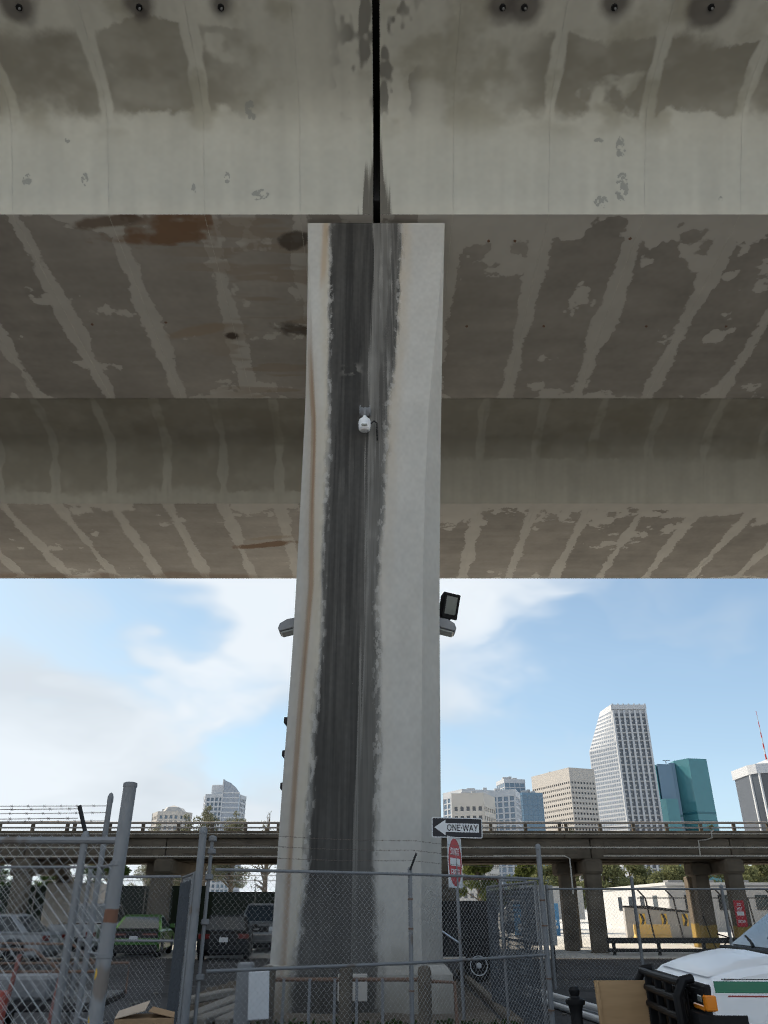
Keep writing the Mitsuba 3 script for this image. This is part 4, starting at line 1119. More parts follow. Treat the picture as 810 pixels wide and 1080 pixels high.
part(k, 'aerial', tube([(-0.74, -0.80, 1.30), (-0.80, -0.70, 1.40), (-0.66, -0.66, 1.44)], 0.008, 5), 'black_plastic', m=mv)
for s in (1, -1):
    yo = s * W / 2
    part(k, 'stripe', box(-5.2, -0.055, yo - s * 0.01, yo + s * 0.004, 1.015, 1.105), 'van_green', m=mv)
    part(k, 'pinstripe', box(-5.2, -0.16, yo - s * 0.01, yo + s * 0.004, 0.985, 0.995), 'van_red', m=mv)
    part(k, 'door_window', hull([(x, yo + s * q, z) for x, z in ((-1.20, 1.32), (-2.55, 1.32), (-2.55, 1.90), (-2.05, 1.90)) for q in (-0.02, 0.005)]), 'glass_dark', m=mv)
    part(k, 'side_window', box(-3.95, -2.75, yo - s * 0.02, yo + s * 0.005, 1.30, 1.88, 0.004), 'glass_dark', m=mv)
    part(k, 'mirror', box(-1.52, -1.38, yo + s * 0.06, yo + s * 0.26, 1.25, 1.58, 0.03), 'black_plastic', m=mv)
    lamp = part(k, 'corner_lamp', box(-0.06, 0.047, yo - s * 0.075, yo + s * 0.006, 0.87, 0.995, 0.012), 'amber', m=mv)
    part(k, 'lower_lamp', box(-0.02, 0.047, yo - s * 0.40, yo - s * 0.08, 0.865, 0.908, 0.008), 'amber', m=mv)
    part(k, 'headlight', box(-0.02, 0.042, yo - s * 0.26, yo - s * 0.13, 0.925, 0.985, 0.01), 'lens_grey', m=mv)
    part(k, 'lamp_bezel', box(-0.03, 0.036, yo - s * 0.46, yo - s * 0.08, 0.85, 1.035, 0.01), 'black_plastic', m=mv)
    for xx in (fx, rx):
        wheel(k, xx, s * (W / 2 - 0.13), r, 0.24, s, mv)
    part(k, 'door_seam', box(-1.42, -1.405, yo - s * 0.01, yo + s * 0.002, 0.55, 1.30), 'rubber', m=mv)
    part(k, 'fender_seam', box(-0.90, -0.13, yo - s * 0.012, yo + s * 0.002, 1.118, 1.124), 'rubber', m=mv)
    lip = [tube([(x, yo, z) for x, z in arc(fx, r, ra, -5, 185, 14)], 0.018, 6)]
    part(k, 'arch_lip', lip, 'black_plastic', smooth=40, m=mv)
t = meshkit.text_mesh('20', 0.066, 0.002, True)
tm = mat4((-0.60, W / 2 + 0.004, 1.028), (-1, 0, 0), (0, 0, 1), (0, 1, 0))
part(k, 'lettering', t, 'gold', m=mv @ tm)
part(k, 'grille', [box(-0.05, 0.030, -0.955, 0.955, 0.72, 1.075, 0.02)] + [box(0.03, 0.046, -0.50, 0.50, z, z + 0.02) for z in (0.84, 0.90, 0.96, 1.02)], 'black_plastic', m=mv)
part(k, 'front_bumper', hull([(x, y, z) for x, y in ((-0.30, 0.99), (-0.30, -0.99), (0.10, 0.90), (0.10, -0.90), (0.0, 1.0), (0.0, -1.0)) for z in (0.42, 0.845)]), 'black_plastic', m=mv)
guard = []
for y in (-0.62, -0.2, 0.2, 0.62):
    guard.append(box(0.13, 0.20, y - 0.022, y + 0.022, 0.42, 1.09, 0.012))
for z in (0.78, 0.93, 1.07):
    guard.append(tube([(0.165, -0.92, z), (0.175, -0.6, z), (0.18, 0, z), (0.175, 0.52, z), (0.165, 0.66, z)], 0.034, 10))
guard.append(box(0.085, 0.115, -0.90, 0.62, 0.40, 1.02, 0.012))
for s in (-1, 1):
    q = 0.92 if s < 0 else 0.66
    guard.append(tube([(0.10, s * q, 0.46), (0.20, s * (q + 0.02), 0.66), (0.21, s * (q + 0.02), 0.96), (0.13, s * q, 1.09), (0.04, s * (q - 0.04), 1.10)], 0.042, 10))
    guard.append(box(0.0, 0.16, s * 0.60, s * 0.66, 0.50, 0.72, 0.01))
part(k, 'push_bumper', guard, 'black_iron', smooth=35, m=mv)

# --- black trailer behind the pier
k = thing('black_trailer', 'black box trailer with a white wheel hub, parked right behind the tall pier', 'trailer')
part(k, 'body', box(-2.6, 3.05, 23.3, 25.5, 0.55, 1.86, 0.03), 'dark_steel')
for x in (-1.9, -1.2, -0.5, 0.2, 0.9, 1.6, 2.3, 2.98):
    part(k, 'side_rib', box(x - 0.04, x + 0.04, 23.24, 23.31, 0.58, 1.84, 0.008), 'black_plastic')
for z in (1.45, 1.0):
    part(k, 'side_rail', box(-2.6, 3.04, 23.22, 23.30, z - 0.04, z + 0.04, 0.01), 'dark_steel')
m = place(2.45, 23.25, 0, 0)
wheel(k, 0, 0.0, 0.36, 0.24, -1, m, 'sign_white')
part(k, 'mudguard', tube([(2.45 + 0.46 * math.cos(a), 23.3, 0.36 + 0.46 * math.sin(a)) for a in np.linspace(0.1, 3.0, 10)], 0.03, 6), 'black_plastic', smooth=40)
part(k, 'prop_bar', tube([(1.35, 23.15, 1.25), (1.98, 23.12, 0.86)], 0.028, 8), 'chrome', smooth=40)
part(k, 'raised_gate', [tube([(1.5, 25.2, 1.86), (2.35, 25.0, 2.45), (3.3, 25.0, 2.45), (3.6, 25.0, 1.86)], 0.05, 6), box(2.0, 2.12, 24.95, 25.05, 1.84, 2.42)], 'rusty_steel')
part(k, 'load', hull([(1.35, 24, 1.85), (1.75, 24, 2.25), (2.0, 24.4, 2.3), (1.4, 25, 2.3), (1.2, 25, 1.85), (2.1, 24, 1.85)]), 'dirt')

k = thing('hoarding_panel', 'plain grey hoarding panel standing right of the black trailer', 'panel')
part(k, 'board', box(4.1, 5.1, 26.0, 26.05, 0.7, 2.3, 0.01), 'grey_wall')
part(k, 'leg', [box(4.15, 4.22, 26.05, 26.12, 0, 2.2), box(4.95, 5.02, 26.05, 26.12, 0, 2.2)], 'dark_steel')

# --- trailer with poles behind the close fence
k = thing('utility_trailer', 'grey open utility trailer with pink upright poles, behind the close left fence', 'trailer')
mu = place(-5.2, 12.6, 0, 4)
part(k, 'bed', box(-2.2, 1.4, -0.9, 0.9, 0.50, 0.60, 0.02), 'dark_steel', m=mu)
for y in (-0.88, 0.88):
    part(k, 'side_rail', [tube([(-2.2, y, 0.95), (1.4, y, 0.95), (1.4, y, 0.55)], 0.018, 8), tube([(-2.2, y, 1.24), (0.5, y, 1.20), (0.9, y, 0.95)], 0.018, 8)], 'rusty_steel', smooth=40, m=mu)
    part(k, 'fender', box(-0.95, 0.0, y - 0.12, y + 0.12, 0.62, 0.70, 0.03), 'dark_steel', m=mu)
    wheel(k, -0.5, y * 1.05, 0.30, 0.2, -1 if y < 0 else 1, mu)
part(k, 'load', [box(-1.9, -0.6, -0.5, 0.5, 0.60, 1.0, 0.04), box(-0.5, 0.7, -0.6, 0.3, 0.6, 0.88, 0.04)], 'grey_metal', m=mu)
for x, y, l in ((0.85, -0.9, 1.15), (0.25, -0.92, 0.95), (-1.2, -0.92, 1.0)):
    part(k, 'pole', tube([(x, y, 0.2), (x + 0.10, y, 0.2 + l)], 0.03, 8), 'salmon', smooth=40, m=mu)
part(k, 'reflector', box(-1.32, -1.18, -0.95, -0.90, 0.80, 1.0, 0.01), 'sign_yellow', m=mu)
k = thing('plastic_barrier', 'faded red plastic barrier low behind the close left fence', 'barrier')
part(k, 'block', bevel_extrude([(10.7, 0.0), (11.25, 0.0), (11.20, 0.18), (11.06, 0.35), (11.04, 0.80), (10.90, 0.80), (10.88, 0.35), (10.75, 0.18)], -6.4, -4.55, 0.03, 'x'), 'faded_red')

# ================================================================ YARD BEYOND THE LOW BRIDGE
k = thing('trailer_building', 'long low white building in the yard seen beneath the low bridge', 'building')
part(k, 'wall', hull([(x, y, z) for x, y in ((23.0, 70), (34, 70.5), (36, 96), (23.6, 96)) for z in (0, 3.3)]), 'white_roof')
part(k, 'grey_front', box(23.03, 33.9, 69.9, 70.0, 0.02, 3.2), 'grey_wall', m=None)
part(k, 'roof', hull([(x, y, z) for x, y in ((22.85, 69.8), (34.2, 70.3), (36.2, 96.2), (23.45, 96.2)) for z in (3.3, 3.52)]), 'white_roof')
for x in (24.3, 27.0, 30.0):
    part(k, 'window', box(x, x + 1.0, 69.84, 69.91, 1.5, 2.6), 'glass_dark')
    part(k, 'roof_unit', box(x + 0.2, x + 1.5, 74, 75.3, 3.52, 3.8, 0.03), 'grey_metal')
for y in (73, 77, 81, 85):
    part(k, 'window', box(22.98 + (y - 70) * 0.022, 23.05 + (y - 70) * 0.022, y, y + 1.2, 1.4, 2.6), 'glass_dark')

k = thing('retaining_wall', 'grey concrete wall with three chevron signs in the sunlit yard', 'wall')
part(k, 'wall', bevel_extrude([(15.2, 0), (20.3, 0), (20.3, 1.30), (16.6, 1.72), (15.2, 1.72)], 55.0, 55.4, 0.02, 'y'), 'grey_wall')
part(k, 'coping', hull([(x, y, z) for x, z in ((15.15, 1.72), (16.6, 1.72), (20.35, 1.30), (15.15, 1.80), (16.62, 1.80), (20.35, 1.38)) for y in (54.94, 55.46)]), 'dark_steel')
for i, x in enumerate((16.25, 17.62, 18.95)):
    kk = thing('chevron_sign', ('yellow chevron sign nearest the sunlit left end of the yard wall', 'middle one of the three yellow chevron signs on the yard wall', 'yellow chevron sign nearest the right end of the yard wall')[i], 'chevron sign', 'chevron signs on the yard wall')
    m = sign_frame(x, 54.98, 1.0, 0)
    m = m @ np.diag([0.72, 1.05, 1.0, 1.0])
    part(kk, 'plate', plate(rrect(0.50, 0.66, 0.02), 0.02), 'sign_yellow', m=m)
    part(kk, 'chevron', shift(plate([(-0.22, 0.33), (0.0, 0.33), (0.20, 0.0), (0.0, -0.33), (-0.22, -0.33), (-0.02, 0.0)], 0.006), z=0.02), 'sign_black', m=m)
k = thing('jersey_barrier', 'yellow concrete barrier standing before the chevron wall', 'barrier')
part(k, 'block', bevel_extrude([(51.6, 0.0), (52.2, 0.0), (52.16, 0.15), (52.0, 0.30), (51.98, 0.80), (51.82, 0.80), (51.80, 0.30), (51.64, 0.15)], 14.75, 16.9, 0.03, 'x'), 'barrier_yellow')
k = thing('parking_rail', 'dark low parking rail between the yard and the road', 'guard rail')
part(k, 'beam', [box(8.9, 20, 35.3, 35.42, 0.42, 0.62, 0.03), box(8.9, 20, 35.3, 35.42, 0.12, 0.24, 0.03)], 'dark_steel')
for x in np.arange(9.2, 20, 1.8):
    part(k, 'rail_post', box(x - 0.06, x + 0.06, 35.42, 35.54, 0, 0.6, 0.01), 'dark_steel')
k = thing('box_van', 'white box van parked far behind the low bridge columns', 'van')
mb = place(11.6, 66, 0, 175)
part(k, 'cargo_box', box(-3.4, 1.0, -1.15, 1.15, 0.9, 3.1, 0.04), 'white_roof', m=mb)
part(k, 'cab', hull([(1.0, s * 1.0, z) for s in (-1, 1) for z in (0.5, 2.3)] + [(1.7, s * 1.0, 2.25) for s in (-1, 1)] + [(2.2, s * 1.0, 1.4) for s in (-1, 1)] + [(2.9, s * 0.95, 1.2) for s in (-1, 1)] + [(2.9, s * 0.95, 0.5) for s in (-1, 1)]), 'white_roof', m=mb)
part(k, 'windscreen', slab4([(1.76, -0.85, 2.18), (1.76, 0.85, 2.18), (2.2, 0.85, 1.46), (2.2, -0.85, 1.46)], (0.85, 0, 0.52), 0.02), 'glass_dark', m=mb)
for x in (-2.4, 2.1):
    for s in (-1, 1):
        wheel(k, x, s * 0.98, 0.42, 0.25, s, mb)
k = thing('mural_wall', 'blue and white painted wall seen between the low bridge columns', 'wall')
part(k, 'wall', box(8.9, 12.0, 59.8, 60.0, 0, 1.95, 0.02), 'blue_wall')
dab = []
r2 = random.Random(4)
for i in range(44):
    cx, cz = r2.uniform(9.1, 11.8), r2.uniform(0.2, 1.75)
    dab.append(shift(plate(sg.Point(0, 0).buffer(r2.uniform(0.05, 0.16), 4).intersection(sg.box(-0.2, -0.1, 0.2, 0.16)), 0.006).apply_transform(sign_frame(0, 0, 0, 0)), cx, 59.80, cz))
part(k, 'painted_shape', dab, 'sign_white', kind='stuff')
solo('box_container', box(-16.1, -13.95, 41.0, 43.4, 0.35, 2.75, 0.04), 'pale_panel', 'pale plain container standing in shade behind the close left fence', 'container')

# ================================================================ FOREGROUND BITS
k = thing('iron_bollard', 'black cast iron bollard with a ringed cap, left of the brown board', 'bollard')
part(k, 'shaft', shift(lathe([(0.10, 0.0), (0.10, 0.10), (0.062, 0.16), (0.058, 0.74), (0.064, 0.78), (0.075, 0.83)], 20), 1.93, 9.2, 0), 'black_iron', smooth=35)
part(k, 'cap', shift(lathe([(0.092, 0.83), (0.096, 0.85), (0.096, 0.872), (0.05, 0.89), (0.042, 0.905), (0.052, 0.93), (0.055, 0.955), (0.038, 0.985), (0.001, 0.992)], 20), 1.93, 9.2, 0), 'black_iron', smooth=35)
k = thing('plywood_board', 'brown plywood board leaning upright between the bollard and the van', 'board')
part(k, 'sheet', box(-0.36, 0.36, -0.009, 0.009, 0, 1.0), 'plywood', m=place(2.66, 9.75, 0, 6) @ mat4((0, 0, 0), (1, 0, 0), (0, 0.99, -0.13), (0, 0.13, 0.99)))
part(k, 'edge_batten', box(-0.36, -0.325, -0.035, -0.010, 0.0, 1.0, 0.003), 'plywood', m=place(2.66, 9.75, 0, 6) @ mat4((0, 0, 0), (1, 0, 0), (0, 0.99, -0.13), (0, 0.13, 0.99)))
for i, (a, b) in enumerate((((2.95, 19.2, 0.06), (3.62, 14.4, 0.06)), ((3.10, 19.6, 0.06), (3.80, 14.6, 0.06)), ((3.22, 19.3, 0.06), (4.05, 14.8, 0.07)), ((3.05, 19.2, 0.17), (3.76, 14.5, 0.18)))):
    solo('plastic_pipe', tube([a, b], 0.055, 12), 'pvc', ('white plastic pipe lying at the left of the pile behind the bollard', 'white plastic pipe lying in the middle of the pile behind the bollard', 'white plastic pipe lying at the right of the pile behind the bollard', 'white plastic pipe resting on top of the pile behind the bollard')[i], 'pipe', 'white pipes on the ground', smooth=40)
k = thing('cardboard_box', 'open brown cardboard box with a pale flap at the lower left edge', 'cardboard box')
mc = place(-2.22, 8.55, 0, 12)
part(k, 'carton', box(-0.26, 0.26, -0.2, 0.2, 0.40, 0.80, 0.008), 'cardboard', m=mc)
part(k, 'flap', slab4([(-0.26, -0.2, 0.80), (0.0, -0.22, 0.86), (0.02, 0.2, 0.90), (-0.26, 0.2, 0.82)], (0, 0, 1), 0.006), 'cardboard_light', m=mc)
part(k, 'flap', slab4([(0.26, -0.2, 0.80), (0.03, -0.2, 0.85), (0.05, 0.2, 0.85), (0.26, 0.2, 0.80)], (0, 0, 1), 0.006), 'cardboard', m=mc)
solo('crate_stand', [box(-0.24, 0.24, -0.18, 0.18, 0.0, 0.40, 0.01)], 'plywood', 'wooden crate carrying the open cardboard box', 'crate', m=mc)
for i, (x, y, a, l, z) in enumerate(((-2.92, 15.5, 68, 1.7, 0.16), (-2.62, 15.4, 62, 1.5, 0.14), (-2.38, 15.3, 70, 1.25, 0.12), (-3.1, 16.3, 40, 0.9, 0.28))):
    solo('stone_slab', box(-l / 2, l / 2, -0.14, 0.14, -0.05, 0.06, 0.02), 'stone_slab', ('longest pale slab lying at the left of the debris by the pier', 'pale slab lying in the middle of the debris by the pier', 'short pale slab nearest the pier in the debris', 'small pale slab lying across the top of the debris heap')[i], 'slab', 'slabs in the debris heap', m=place(x, y, z, a) @ mat4((0, 0, 0), (0.99, 0, 0.10), (0, 1, 0), (-0.10, 0, 0.99)))
r3 = random.Random(9)
lit = []
for i in range(260):
    x, y = r3.uniform(-6, 6), r3.uniform(9.5, 30)
    a, q = r3.uniform(0, 6.28), r3.uniform(0.02, 0.07)
    lit.append(hull([(x + q * math.cos(a + t) * r3.uniform(0.6, 1.2), y + q * math.sin(a + t) * r3.uniform(0.6, 1.2), z) for t in (0, 2, 4) for z in (0.006, 0.012 + q * 0.3)]))
scene['litter'] = mikit.ply(trimesh.util.concatenate(lit), 'stone_slab')
labels['litter'] = {'label': 'grit and small litter strewn over the dark road', 'category': 'litter', 'kind': 'stuff'}
tuft = foliage([(x, 14.15 + 0.15 * math.sin(x * 7), 0.06) for x in np.arange(-2.2, 2.0, 0.16)], [0.13] * 27, 900, 0.055)
scene['weeds'] = mikit.ply(tuft, 'leaf_dark')
labels['weeds'] = {'label': 'low weeds along the foot of the guard rail', 'category': 'weeds', 'kind': 'stuff'}

# ================================================================ TREES


def tree(name, label, x, y, h, spread, n, leaf, mat, group, lean=0.0, sparse=False):
    k = thing(name, label, 'tree', group)
    r0 = 0.022 * h + 0.05
    trunk_top = np.array([x + lean, y, h * 0.72])
    limbs = [tube([(x, y, 0), (x + lean * 0.4 + 0.1, y, h * 0.3), trunk_top, (x + lean * 1.2, y, h * 0.95)], [r0, r0 * 0.8, r0 * 0.45, 0.02], 8)]
    cs, rs = [], []
    nb = 30 if sparse else 17
    for i in range(nb):
        a, t = rng.uniform(0, 2 * math.pi), rng.uniform(0.34, 0.95)
        base = np.array([x + lean * t, y, h * t * 0.85])
        reach = spread * rng.uniform(0.45, 1.0) * math.sin(math.pi * min(1, 0.28 + 0.62 * t))
        tip = base + [math.cos(a) * reach, math.sin(a) * reach, h * rng.uniform(0.03, 0.16)]
        tip[2] = min(tip[2], h * 0.98)
        limbs.append(tube([base, (base + tip) / 2 + [0, 0, 0.1], tip], [r0 * 0.35, r0 * 0.22, 0.012], 5))
        cs += [tip, (base + 2 * tip) / 3 + rng.normal(0, 0.2, 3)]
        rs += [spread * rng.uniform(0.16, 0.34) * (1.3 if sparse else 1), spread * rng.uniform(0.12, 0.26) * (1.3 if sparse else 1)]
    cs.append(np.array([x + lean * 1.2, y, h * 0.95]))
    rs.append(spread * 0.2)
    part(k, 'trunk', limbs, 'bark', smooth=40)
    part(k, 'crown', foliage(cs, rs, n, leaf), mat)


left_trees = [(-19.2, 71, 8.3, 1.6, 'leftmost slender tree rising behind the low bridge railing'),
              (-17.0, 70, 9.0, 1.6, 'slender tree rising behind the low bridge beside the leftmost one'),
              (-14.7, 69, 9.6, 1.5, 'tallest slender tree in front of the glassy apartment tower'),
              (-12.6, 70, 9.2, 1.7, 'slender tree standing at the right edge of the glassy apartment tower'),
              (-9.6, 68, 9.1, 1.2, 'thin lone sapling just left of the tall pier, above the low railing')]
for i, (x, y, h, s, lab) in enumerate(left_trees):
    tree('tree', lab, x, y, h, s, 6500 if i < 4 else 420, 0.095, 'leaf_grey', 'slender trees behind the low bridge', rng.uniform(-0.3, 0.3), True)
i = 0
spots = [(8.2, 75), (13.0, 78), (24.0, 112), (28.2, 110), (32.5, 113), (36.5, 109), (41.0, 112), (45.5, 110), (50.0, 113), (20.5, 111), (-24, 75), (-29.5, 78), (-35, 76)]
right_names = ['bushy tree seen under the low bridge right of the sign post', 'bushy tree seen under the low bridge just left of its nearest right column', 'leftmost bushy tree above the white building', 'second bushy tree from the left above the white building', 'third bushy tree from the left above the white building',
               'fourth bushy tree from the left above the white building', 'fifth bushy tree from the left above the white building', 'sixth bushy tree from the left, beside the right bridge column', 'rightmost bushy tree beyond the white building', 'bushy tree in the gap just right of the nearest right bridge column', 'bushy tree behind the cloth fence, nearest the pale container', 'bushy tree behind the cloth fence, second from the pale container', 'bushy tree farthest left behind the cloth fence']
for (x, y), lab in zip(spots, right_names):
    tree('bushy_tree', lab, x, y, 6.0 + 1.0 * rng.random() + (0.9 if y > 100 else -0.8), 3.9 if y > 100 else 2.5, 6500 if y > 100 else 3500, 0.20, 'leaf_bright' if y > 100 else 'leaf_olive' if x > 0 else 'leaf_dark', 'bushy trees beyond the yard')

# ================================================================ SKYLINE


def obox(c, ex, ey, ez):
    """many oriented boxes as one mesh: centres c (n,3), half axes (n,3) each"""
    c, ex, ey, ez = (np.asarray(a, float) for a in (c, ex, ey, ez))
    V = []
    for sx in (-1, 1):
        for sy in (-1, 1):
            for sz in (-1, 1):
                V.append(c + sx * ex + sy * ey + sz * ez)
    V = np.stack(V, 1).reshape(-1, 3)
    f = np.array([[0, 1, 3], [0, 3, 2], [4, 6, 7], [4, 7, 5], [0, 4, 5], [0, 5, 1], [2, 3, 7], [2, 7, 6], [0, 2, 6], [0, 6, 4], [1, 5, 7], [1, 7, 3]])
    return mesh(V, (np.arange(len(c))[:, None, None] * 8 + f).reshape(-1, 3))


def facade(a, b, z0, z1, nx, nz, pf, sf, depth, top=0.0):
    """piers and floor bands standing proud of a wall from a to b (outside on the right-hand side when walking a to b); windows are what is left between"""
    a, b = np.asarray(a, float), np.asarray(b, float)
    L = np.linalg.norm(b - a)
    e = (b - a) / L
    n = np.array([e[1], -e[0]])
    E, N = np.array([*e, 0]), np.array([*n, 0])
    out = []
    C, X, Y, Z = [], [], [], []
    zz = z1 - top
    fh = (zz - z0) / nz
    for j in range(nz + 1):
        z = z0 + j * fh
        h = fh * sf
        C.append([*(a + b) / 2, z] + N * depth / 2)
        X.append(E * (L / 2 + depth)), Y.append(N * depth / 2), Z.append([0, 0, h / 2])
    if top > 0:
        C.append([*(a + b) / 2, z1 - top / 2 + fh * sf * 0.25] + N * (depth / 2 + 0.03))
        X.append(E * (L / 2 + depth + 0.03)), Y.append(N * (depth / 2 + 0.03)), Z.append([0, 0, top / 2 + fh * sf * 0.24])
    if nx:
        bw = L / nx
        for i in range(nx + 1):
            p = a + e * bw * i
            C.append([*p, (z0 + zz) / 2] + N * (depth / 2 - 0.04))
            X.append(E * bw * pf / 2), Y.append(N * (depth / 2 - 0.04)), Z.append([0, 0, (zz - z0) / 2])
    return obox(C, X, Y, Z)


def tower(name, label, plan, h, wall, glass, fh=3.6, bay=3.2, pf=0.45, sf=0.55, depth=0.5, top=0.0, nx=None, faces=None, extra=None):
    """plan counter-clockwise seen from above"""
    k = thing(name, label, 'building', 'towers of the skyline')
    plan = ccw(plan)
    part(k, 'window', bevel_extrude(plan, 0, h - 0.3, 0, 'z'), glass, kind='stuff')
    g = []
    for i in range(len(plan)):
        a, b = plan[i], plan[(i + 1) % len(plan)]
        L = np.linalg.norm(b - a)
        n = max(1, int(round(L / bay))) if nx is None else nx
        g.append(facade(a, b, 0, h, n if nx != 0 else 0, max(1, int(round((h - top) / fh))), pf, sf, depth, top))
    part(k, 'wall', g, wall)
    part(k, 'roof', bevel_extrude(inset(plan, 0.4), h - 0.32, h - 0.02, 0, 'z'), wall)
    c = plan.mean(0)
    for i, (dx, dy, w_, h_) in enumerate(((-0.18, 0.1, 5.0, 3.0), (0.15, -0.08, 3.6, 2.0), (0.02, 0.2, 2.4, 4.0))):
        ex = (plan.max(0) - plan.min(0))
        px_, py_ = c[0] + dx * ex[0], c[1] + dy * ex[1]
        part(k, 'roof_unit', box(px_ - w_ / 2, px_ + w_ / 2, py_ - w_ / 2, py_ + w_ / 2, h - 0.05, h + h_, 0.1), 'facade_grey')
    return k


def rect(cx, cy, w, d, deg):
    a = math.radians(deg)
    c, s = math.cos(a), math.sin(a)
    return [(cx + x * c - y * s, cy + x * s + y * c) for x, y in ((-w / 2, -d / 2), (w / 2, -d / 2), (w / 2, d / 2), (-w / 2, d / 2))]


# corner plans: nearest corner p, left face running back-left, right face running back-right
def corner(px, py, ldir, ll, rdir, rl):
    la, ra_ = math.radians(ldir), math.radians(rdir)
    L = (px + ll * math.cos(la), py + ll * math.sin(la))
    R = (px + rl * math.cos(ra_), py + rl * math.sin(ra_))
    return [(px, py), R, (L[0] + R[0] - px, L[1] + R[1] - py), L]


tower('office_tower', 'cream office block with rows of small square windows, left of the white tower', corner(160.6, 700, 113, 58, 22, 25), 108.8, 'facade_cream', 'glazing_dark', 4.1, 3.0, 0.42, 0.58, 0.6, 9.0)

# white tower with a sloping left shoulder and deep vertical ribs
k = thing('white_tower', 'tallest white tower with vertical ribs and a sloping left shoulder', 'building', 'towers of the skyline')
Y = 800.0
H = 187.0
TX = 5.5


def ring(t):
    """plan at height share t: left flank, ribbed front, plain right end"""
    z = H * t
    xl = np.interp(z, [0, 146, 187], [208.0, 208.0, 224.5])
    return [(a_ + TX, b_) for a_, b_ in ((xl, Y + 30), (227.0, Y - 3), (262.0, Y - 3), (268.0, Y + 14), (268, Y + 45), (xl + 4, Y + 45))], z


NR = 24
rings = [ring(0.0)] + [ring(t) for t in np.linspace(146 / 187, 1.0, NR - 1)]
V = np.array([(x, y, z) for rr, z in rings for x, y in rr])
F = []
for i in range(NR - 1):
    for j in range(6):
        j2 = (j + 1) % 6
        F += [(i * 6 + j, i * 6 + j2, i * 6 + 6 + j2), (i * 6 + j, i * 6 + 6 + j2, i * 6 + 6 + j)]
F += [((NR - 1) * 6, (NR - 1) * 6 + j, (NR - 1) * 6 + 1 + j) for j in range(1, 5)]
part(k, 'wall', mesh(V, F), 'facade_white')
ribs, panes = [], []
nb = 6
for i in range(nb + 1):
    x = 233.7 + i * (33.0 / nb)
    ribs.append(box(x - 0.9, x + 0.9, Y - 5.2, Y - 2.9, 0, H - 6))
    if i < nb:
        panes.append(box(x + 0.9, x + 33.0 / nb - 0.9, Y - 3.35, Y - 2.95, 0, H - 9))
part(k, 'rib', ribs, 'facade_white')
part(k, 'window', panes, 'glazing_mid', kind='stuff')
sills = [box(233.7 + i * (33.0 / nb) + 0.9, 233.7 + (i + 1) * (33.0 / nb) - 0.9 - (2.0 if j % 2 else 0), Y - 4.3, Y - 3.3, z, z + 1.3) for i in range(nb) for j, z in enumerate(np.arange(2, H - 10, 3.9))]
part(k, 'spandrel', sills, 'facade_grey', kind='stuff')
# small openings on the left flank, following its slope
C, X, Yv, Z = [], [], [], []
for z in np.arange(3, 182, 3.9):
    xa = np.interp(z + 1.0, [0, 146, 187], [208.0, 208.0, 224.5]) + TX
    a_, b_ = np.array([xa, Y + 30]), np.array([227.0 + TX, Y - 3])
    L_ = np.linalg.norm(b_ - a_)
    e = (b_ - a_) / L_
    nrm = np.array([e[1], -e[0]])
    for q in np.arange(2.0, L_ - 1.2, 3.1):
        p = a_ + e * q
        C.append([p[0] + nrm[0] * 0.08, p[1] + nrm[1] * 0.08, z + 1.0])
        X.append([*(e * 0.9), 0]), Yv.append([*(nrm * 0.25), 0]), Z.append([0, 0, 1.0])
part(k, 'window', obox(C, X, Yv, Z), 'glazing_soft', kind='stuff')
part(k, 'parapet', [box(232, 268, Y - 5.0, Y - 2.8, H - 5, H - 0.4)] + [box(233 + 5.5 * i, 234.7 + 5.5 * i, Y - 5.3, Y - 4.9, H - 5, H + 0.6) for i in range(7)], 'facade_white')

# teal glass pair
k = thing('teal_tower', 'pair of joined teal glass blocks right of the white tower', 'building', 'towers of the skyline')
Y = 900.0


def teal(nm, plan, h, mat, top=0):
    plan = ccw([(a - 13, b) for a, b in plan])
    part(k, nm, bevel_extrude(plan, 0, h, 0, 'z'), mat)
    g = [facade(plan[i], plan[(i + 1) % len(plan)], 0, h * 0.62, 0, int(h * 0.62 / 8.4), 0.1, 0.28, 0.12) for i in range(len(plan))]
    part(k, 'glazing_bar', g, 'glazing_teal_dark', kind='stuff')


teal('left_block', [(307, Y + 18), (317, Y + 1), (319, Y + 4), (319, Y + 40), (307, Y + 40)], 144.0, 'glazing_teal')
teal('middle_block', [(319.2, Y + 1), (336, Y + 4), (336, Y + 40), (319.2, Y + 40)], 145.0, 'glazing_steel')
teal('low_block', [(304.5, Y + 6), (319, Y - 10), (333, Y - 7), (333, Y + 2), (304.5, Y + 10)], 107.0, 'glazing_teal')
teal('core', [(336, Y + 10), (342, Y + 10), (342, Y + 40), (336, Y + 40)], 147.5, 'glazing_steel')
teal('right_block', [(342, Y + 12), (352.5, Y - 6), (375, Y), (377, Y + 40), (342, Y + 40)], 150.0, 'glazing_teal')
part(k, 'roof_frame', [box(317, 325, Y + 12, Y + 12.6, 150, 150.6), box(320, 320.6, Y + 12, Y + 12.6, 147, 150)], 'dark_steel')

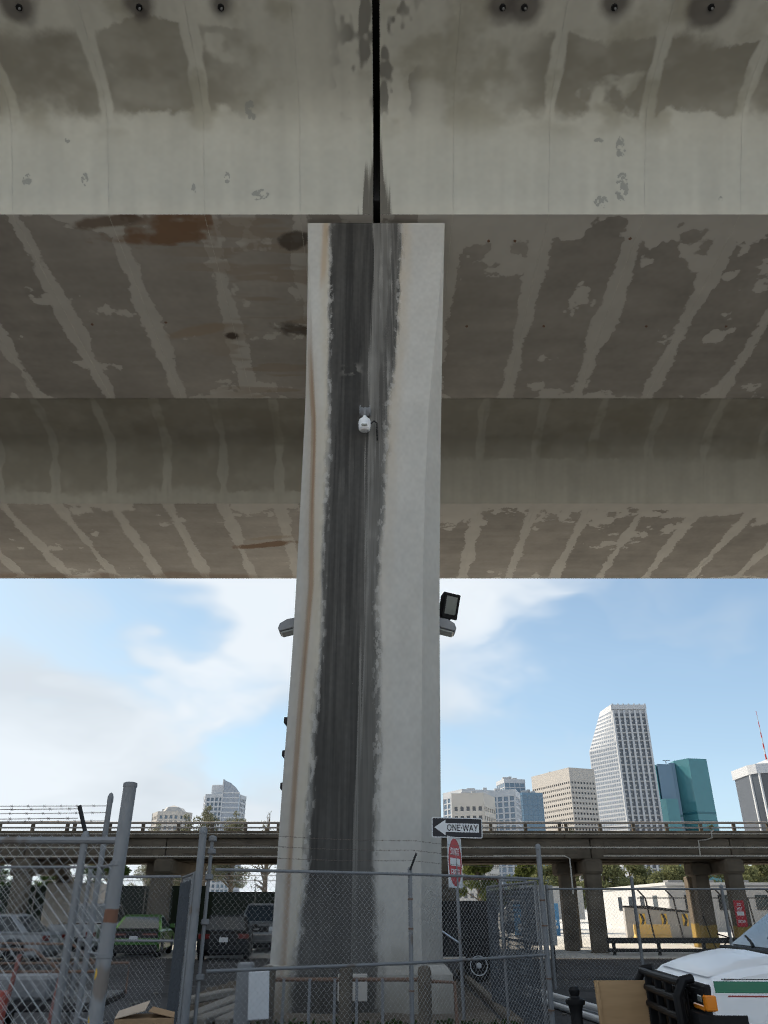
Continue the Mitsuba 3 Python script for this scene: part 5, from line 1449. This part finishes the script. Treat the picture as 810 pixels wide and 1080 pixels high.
# dark round-cornered tower with a white crown and the mast
k = thing('dark_tower', 'dark glass tower with white vertical fins and a white crown at the right edge', 'building', 'towers of the skyline')
Y = 600.0
plan = [(276, Y + 10), (279, Y + 3), (286, Y), (318, Y), (322, Y + 6), (322, Y + 38), (276, Y + 38)]
part(k, 'window', bevel_extrude(plan, 0, 91, 0, 'z'), 'glazing_dark', kind='stuff')
fins = []
for x, y in ((276, Y + 10), (279.5, Y + 2.2), (286.5, Y - 0.4), (293.5, Y - 0.4), (300.5, Y - 0.4), (307.5, Y - 0.4), (314.5, Y - 0.4)):
    fins.append(box(x - 0.55, x + 0.55, y - 1.0, y + 0.8, 0, 91))
part(k, 'fin', fins, 'facade_white')
part(k, 'crown', bevel_extrude(inset(ccw(plan), -1.2), 90.8, 97.5, 0, 'z'), 'facade_white')
part(k, 'penthouse', box(291, 316, Y + 8, Y + 30, 97.5, 102, 0.3), 'facade_white')
k = thing('radio_mast', 'slim red and white banded radio mast standing on the dark tower', 'mast')
zs = np.linspace(102, 139, 10)
for i in range(9):
    part(k, 'band', tube([(292 + 0.02 * i, Y + 12, zs[i]), (292, Y + 12, zs[i + 1])], 0.62 - 0.055 * i, 8), 'mast_red' if i % 2 == 0 else 'facade_white', smooth=40)

# left part of the right-hand skyline
k = tower('apartment_block', 'long pale blue apartment block with stepped white roof, beside the tall pier', [(38, 520), (48, 500), (70, 507), (80, 500), (86, 520), (60, 540)], 66.0, 'facade_pale', 'glazing_blue', 3.3, 4.2, 0.30, 0.22, 0.4, 3.2)
tower('office_block', 'low beige office block with square windows, just above the arrow sign', corner(54.0, 448, 168, 16.5, 66, 21), 56.5, 'facade_beige', 'glazing_dark', 4.6, 3.3, 0.45, 0.52, 0.5, 4.5)
tower('glass_tower', 'slim dark blue glass tower behind the pale apartment block', rect(102.0, 655, 17, 18, 12), 92.5, 'facade_pale', 'glazing_blue', 3.6, 4.5, 0.10, 0.16, 0.3, 2.5)
tower('glass_tower', 'lower dark blue glass tower left of the cream office block', rect(113.5, 640, 16, 16, 8), 80.5, 'glazing_steel', 'glazing_blue', 3.6, 4.0, 0.14, 0.16, 0.3, 1.5)
# left towers
tower('apartment_tower', 'small round topped apartment tower left, behind the low bridge', [(-142.5, 512), (-136, 500), (-124, 500), (-119, 508), (-122, 522), (-140, 522)], 53.0, 'facade_cream', 'glazing_blue', 3.1, 3.2, 0.42, 0.36, 0.8, 1.2)
part('apartment_tower', 'roof_dome', hull([(x, y, 52.9) for x, y in ((-139, 512), (-134, 502), (-125, 502), (-121, 509), (-123, 520), (-138, 520))] + [(x, y, 56.5) for x, y in ((-135, 510), (-132, 504), (-126, 505), (-125, 515), (-134, 515))] + [(-130, 509, 58.0)]), 'facade_cream', smooth=20)
kt = tower('apartment_tower', 'taller apartment tower left, with a curved glass fin on its roof', [(-122.5, 562), (-119, 550), (-107.5, 548), (-97.5, 552), (-95.5, 562), (-100, 575), (-119, 575)], 69.0, 'facade_pale', 'glazing_blue', 3.1, 2.9, 0.34, 0.34, 0.8, 1.4)
part(kt, 'roof_block', box(-117, -108, 553, 566, 69, 76, 0.5), 'facade_white')
part(kt, 'fin_bar', [box(-107.4, -96.6, 546.15, 546.42, z, z + 0.9) for z in np.arange(20, 70, 3.1)], 'facade_white', kind='stuff')
part(kt, 'glass_fin', bevel_extrude([(-107.6, 20), (-96.5, 20), (-96.8, 70), (-99.5, 73.5), (-103, 76.3), (-107.6, 78.2)], 546.4, 549.5, 0.2, 'y'), 'glazing_soft')
part(kt, 'fin_edge', box(-108.3, -107.5, 546, 550, 20, 78.6), 'facade_white')
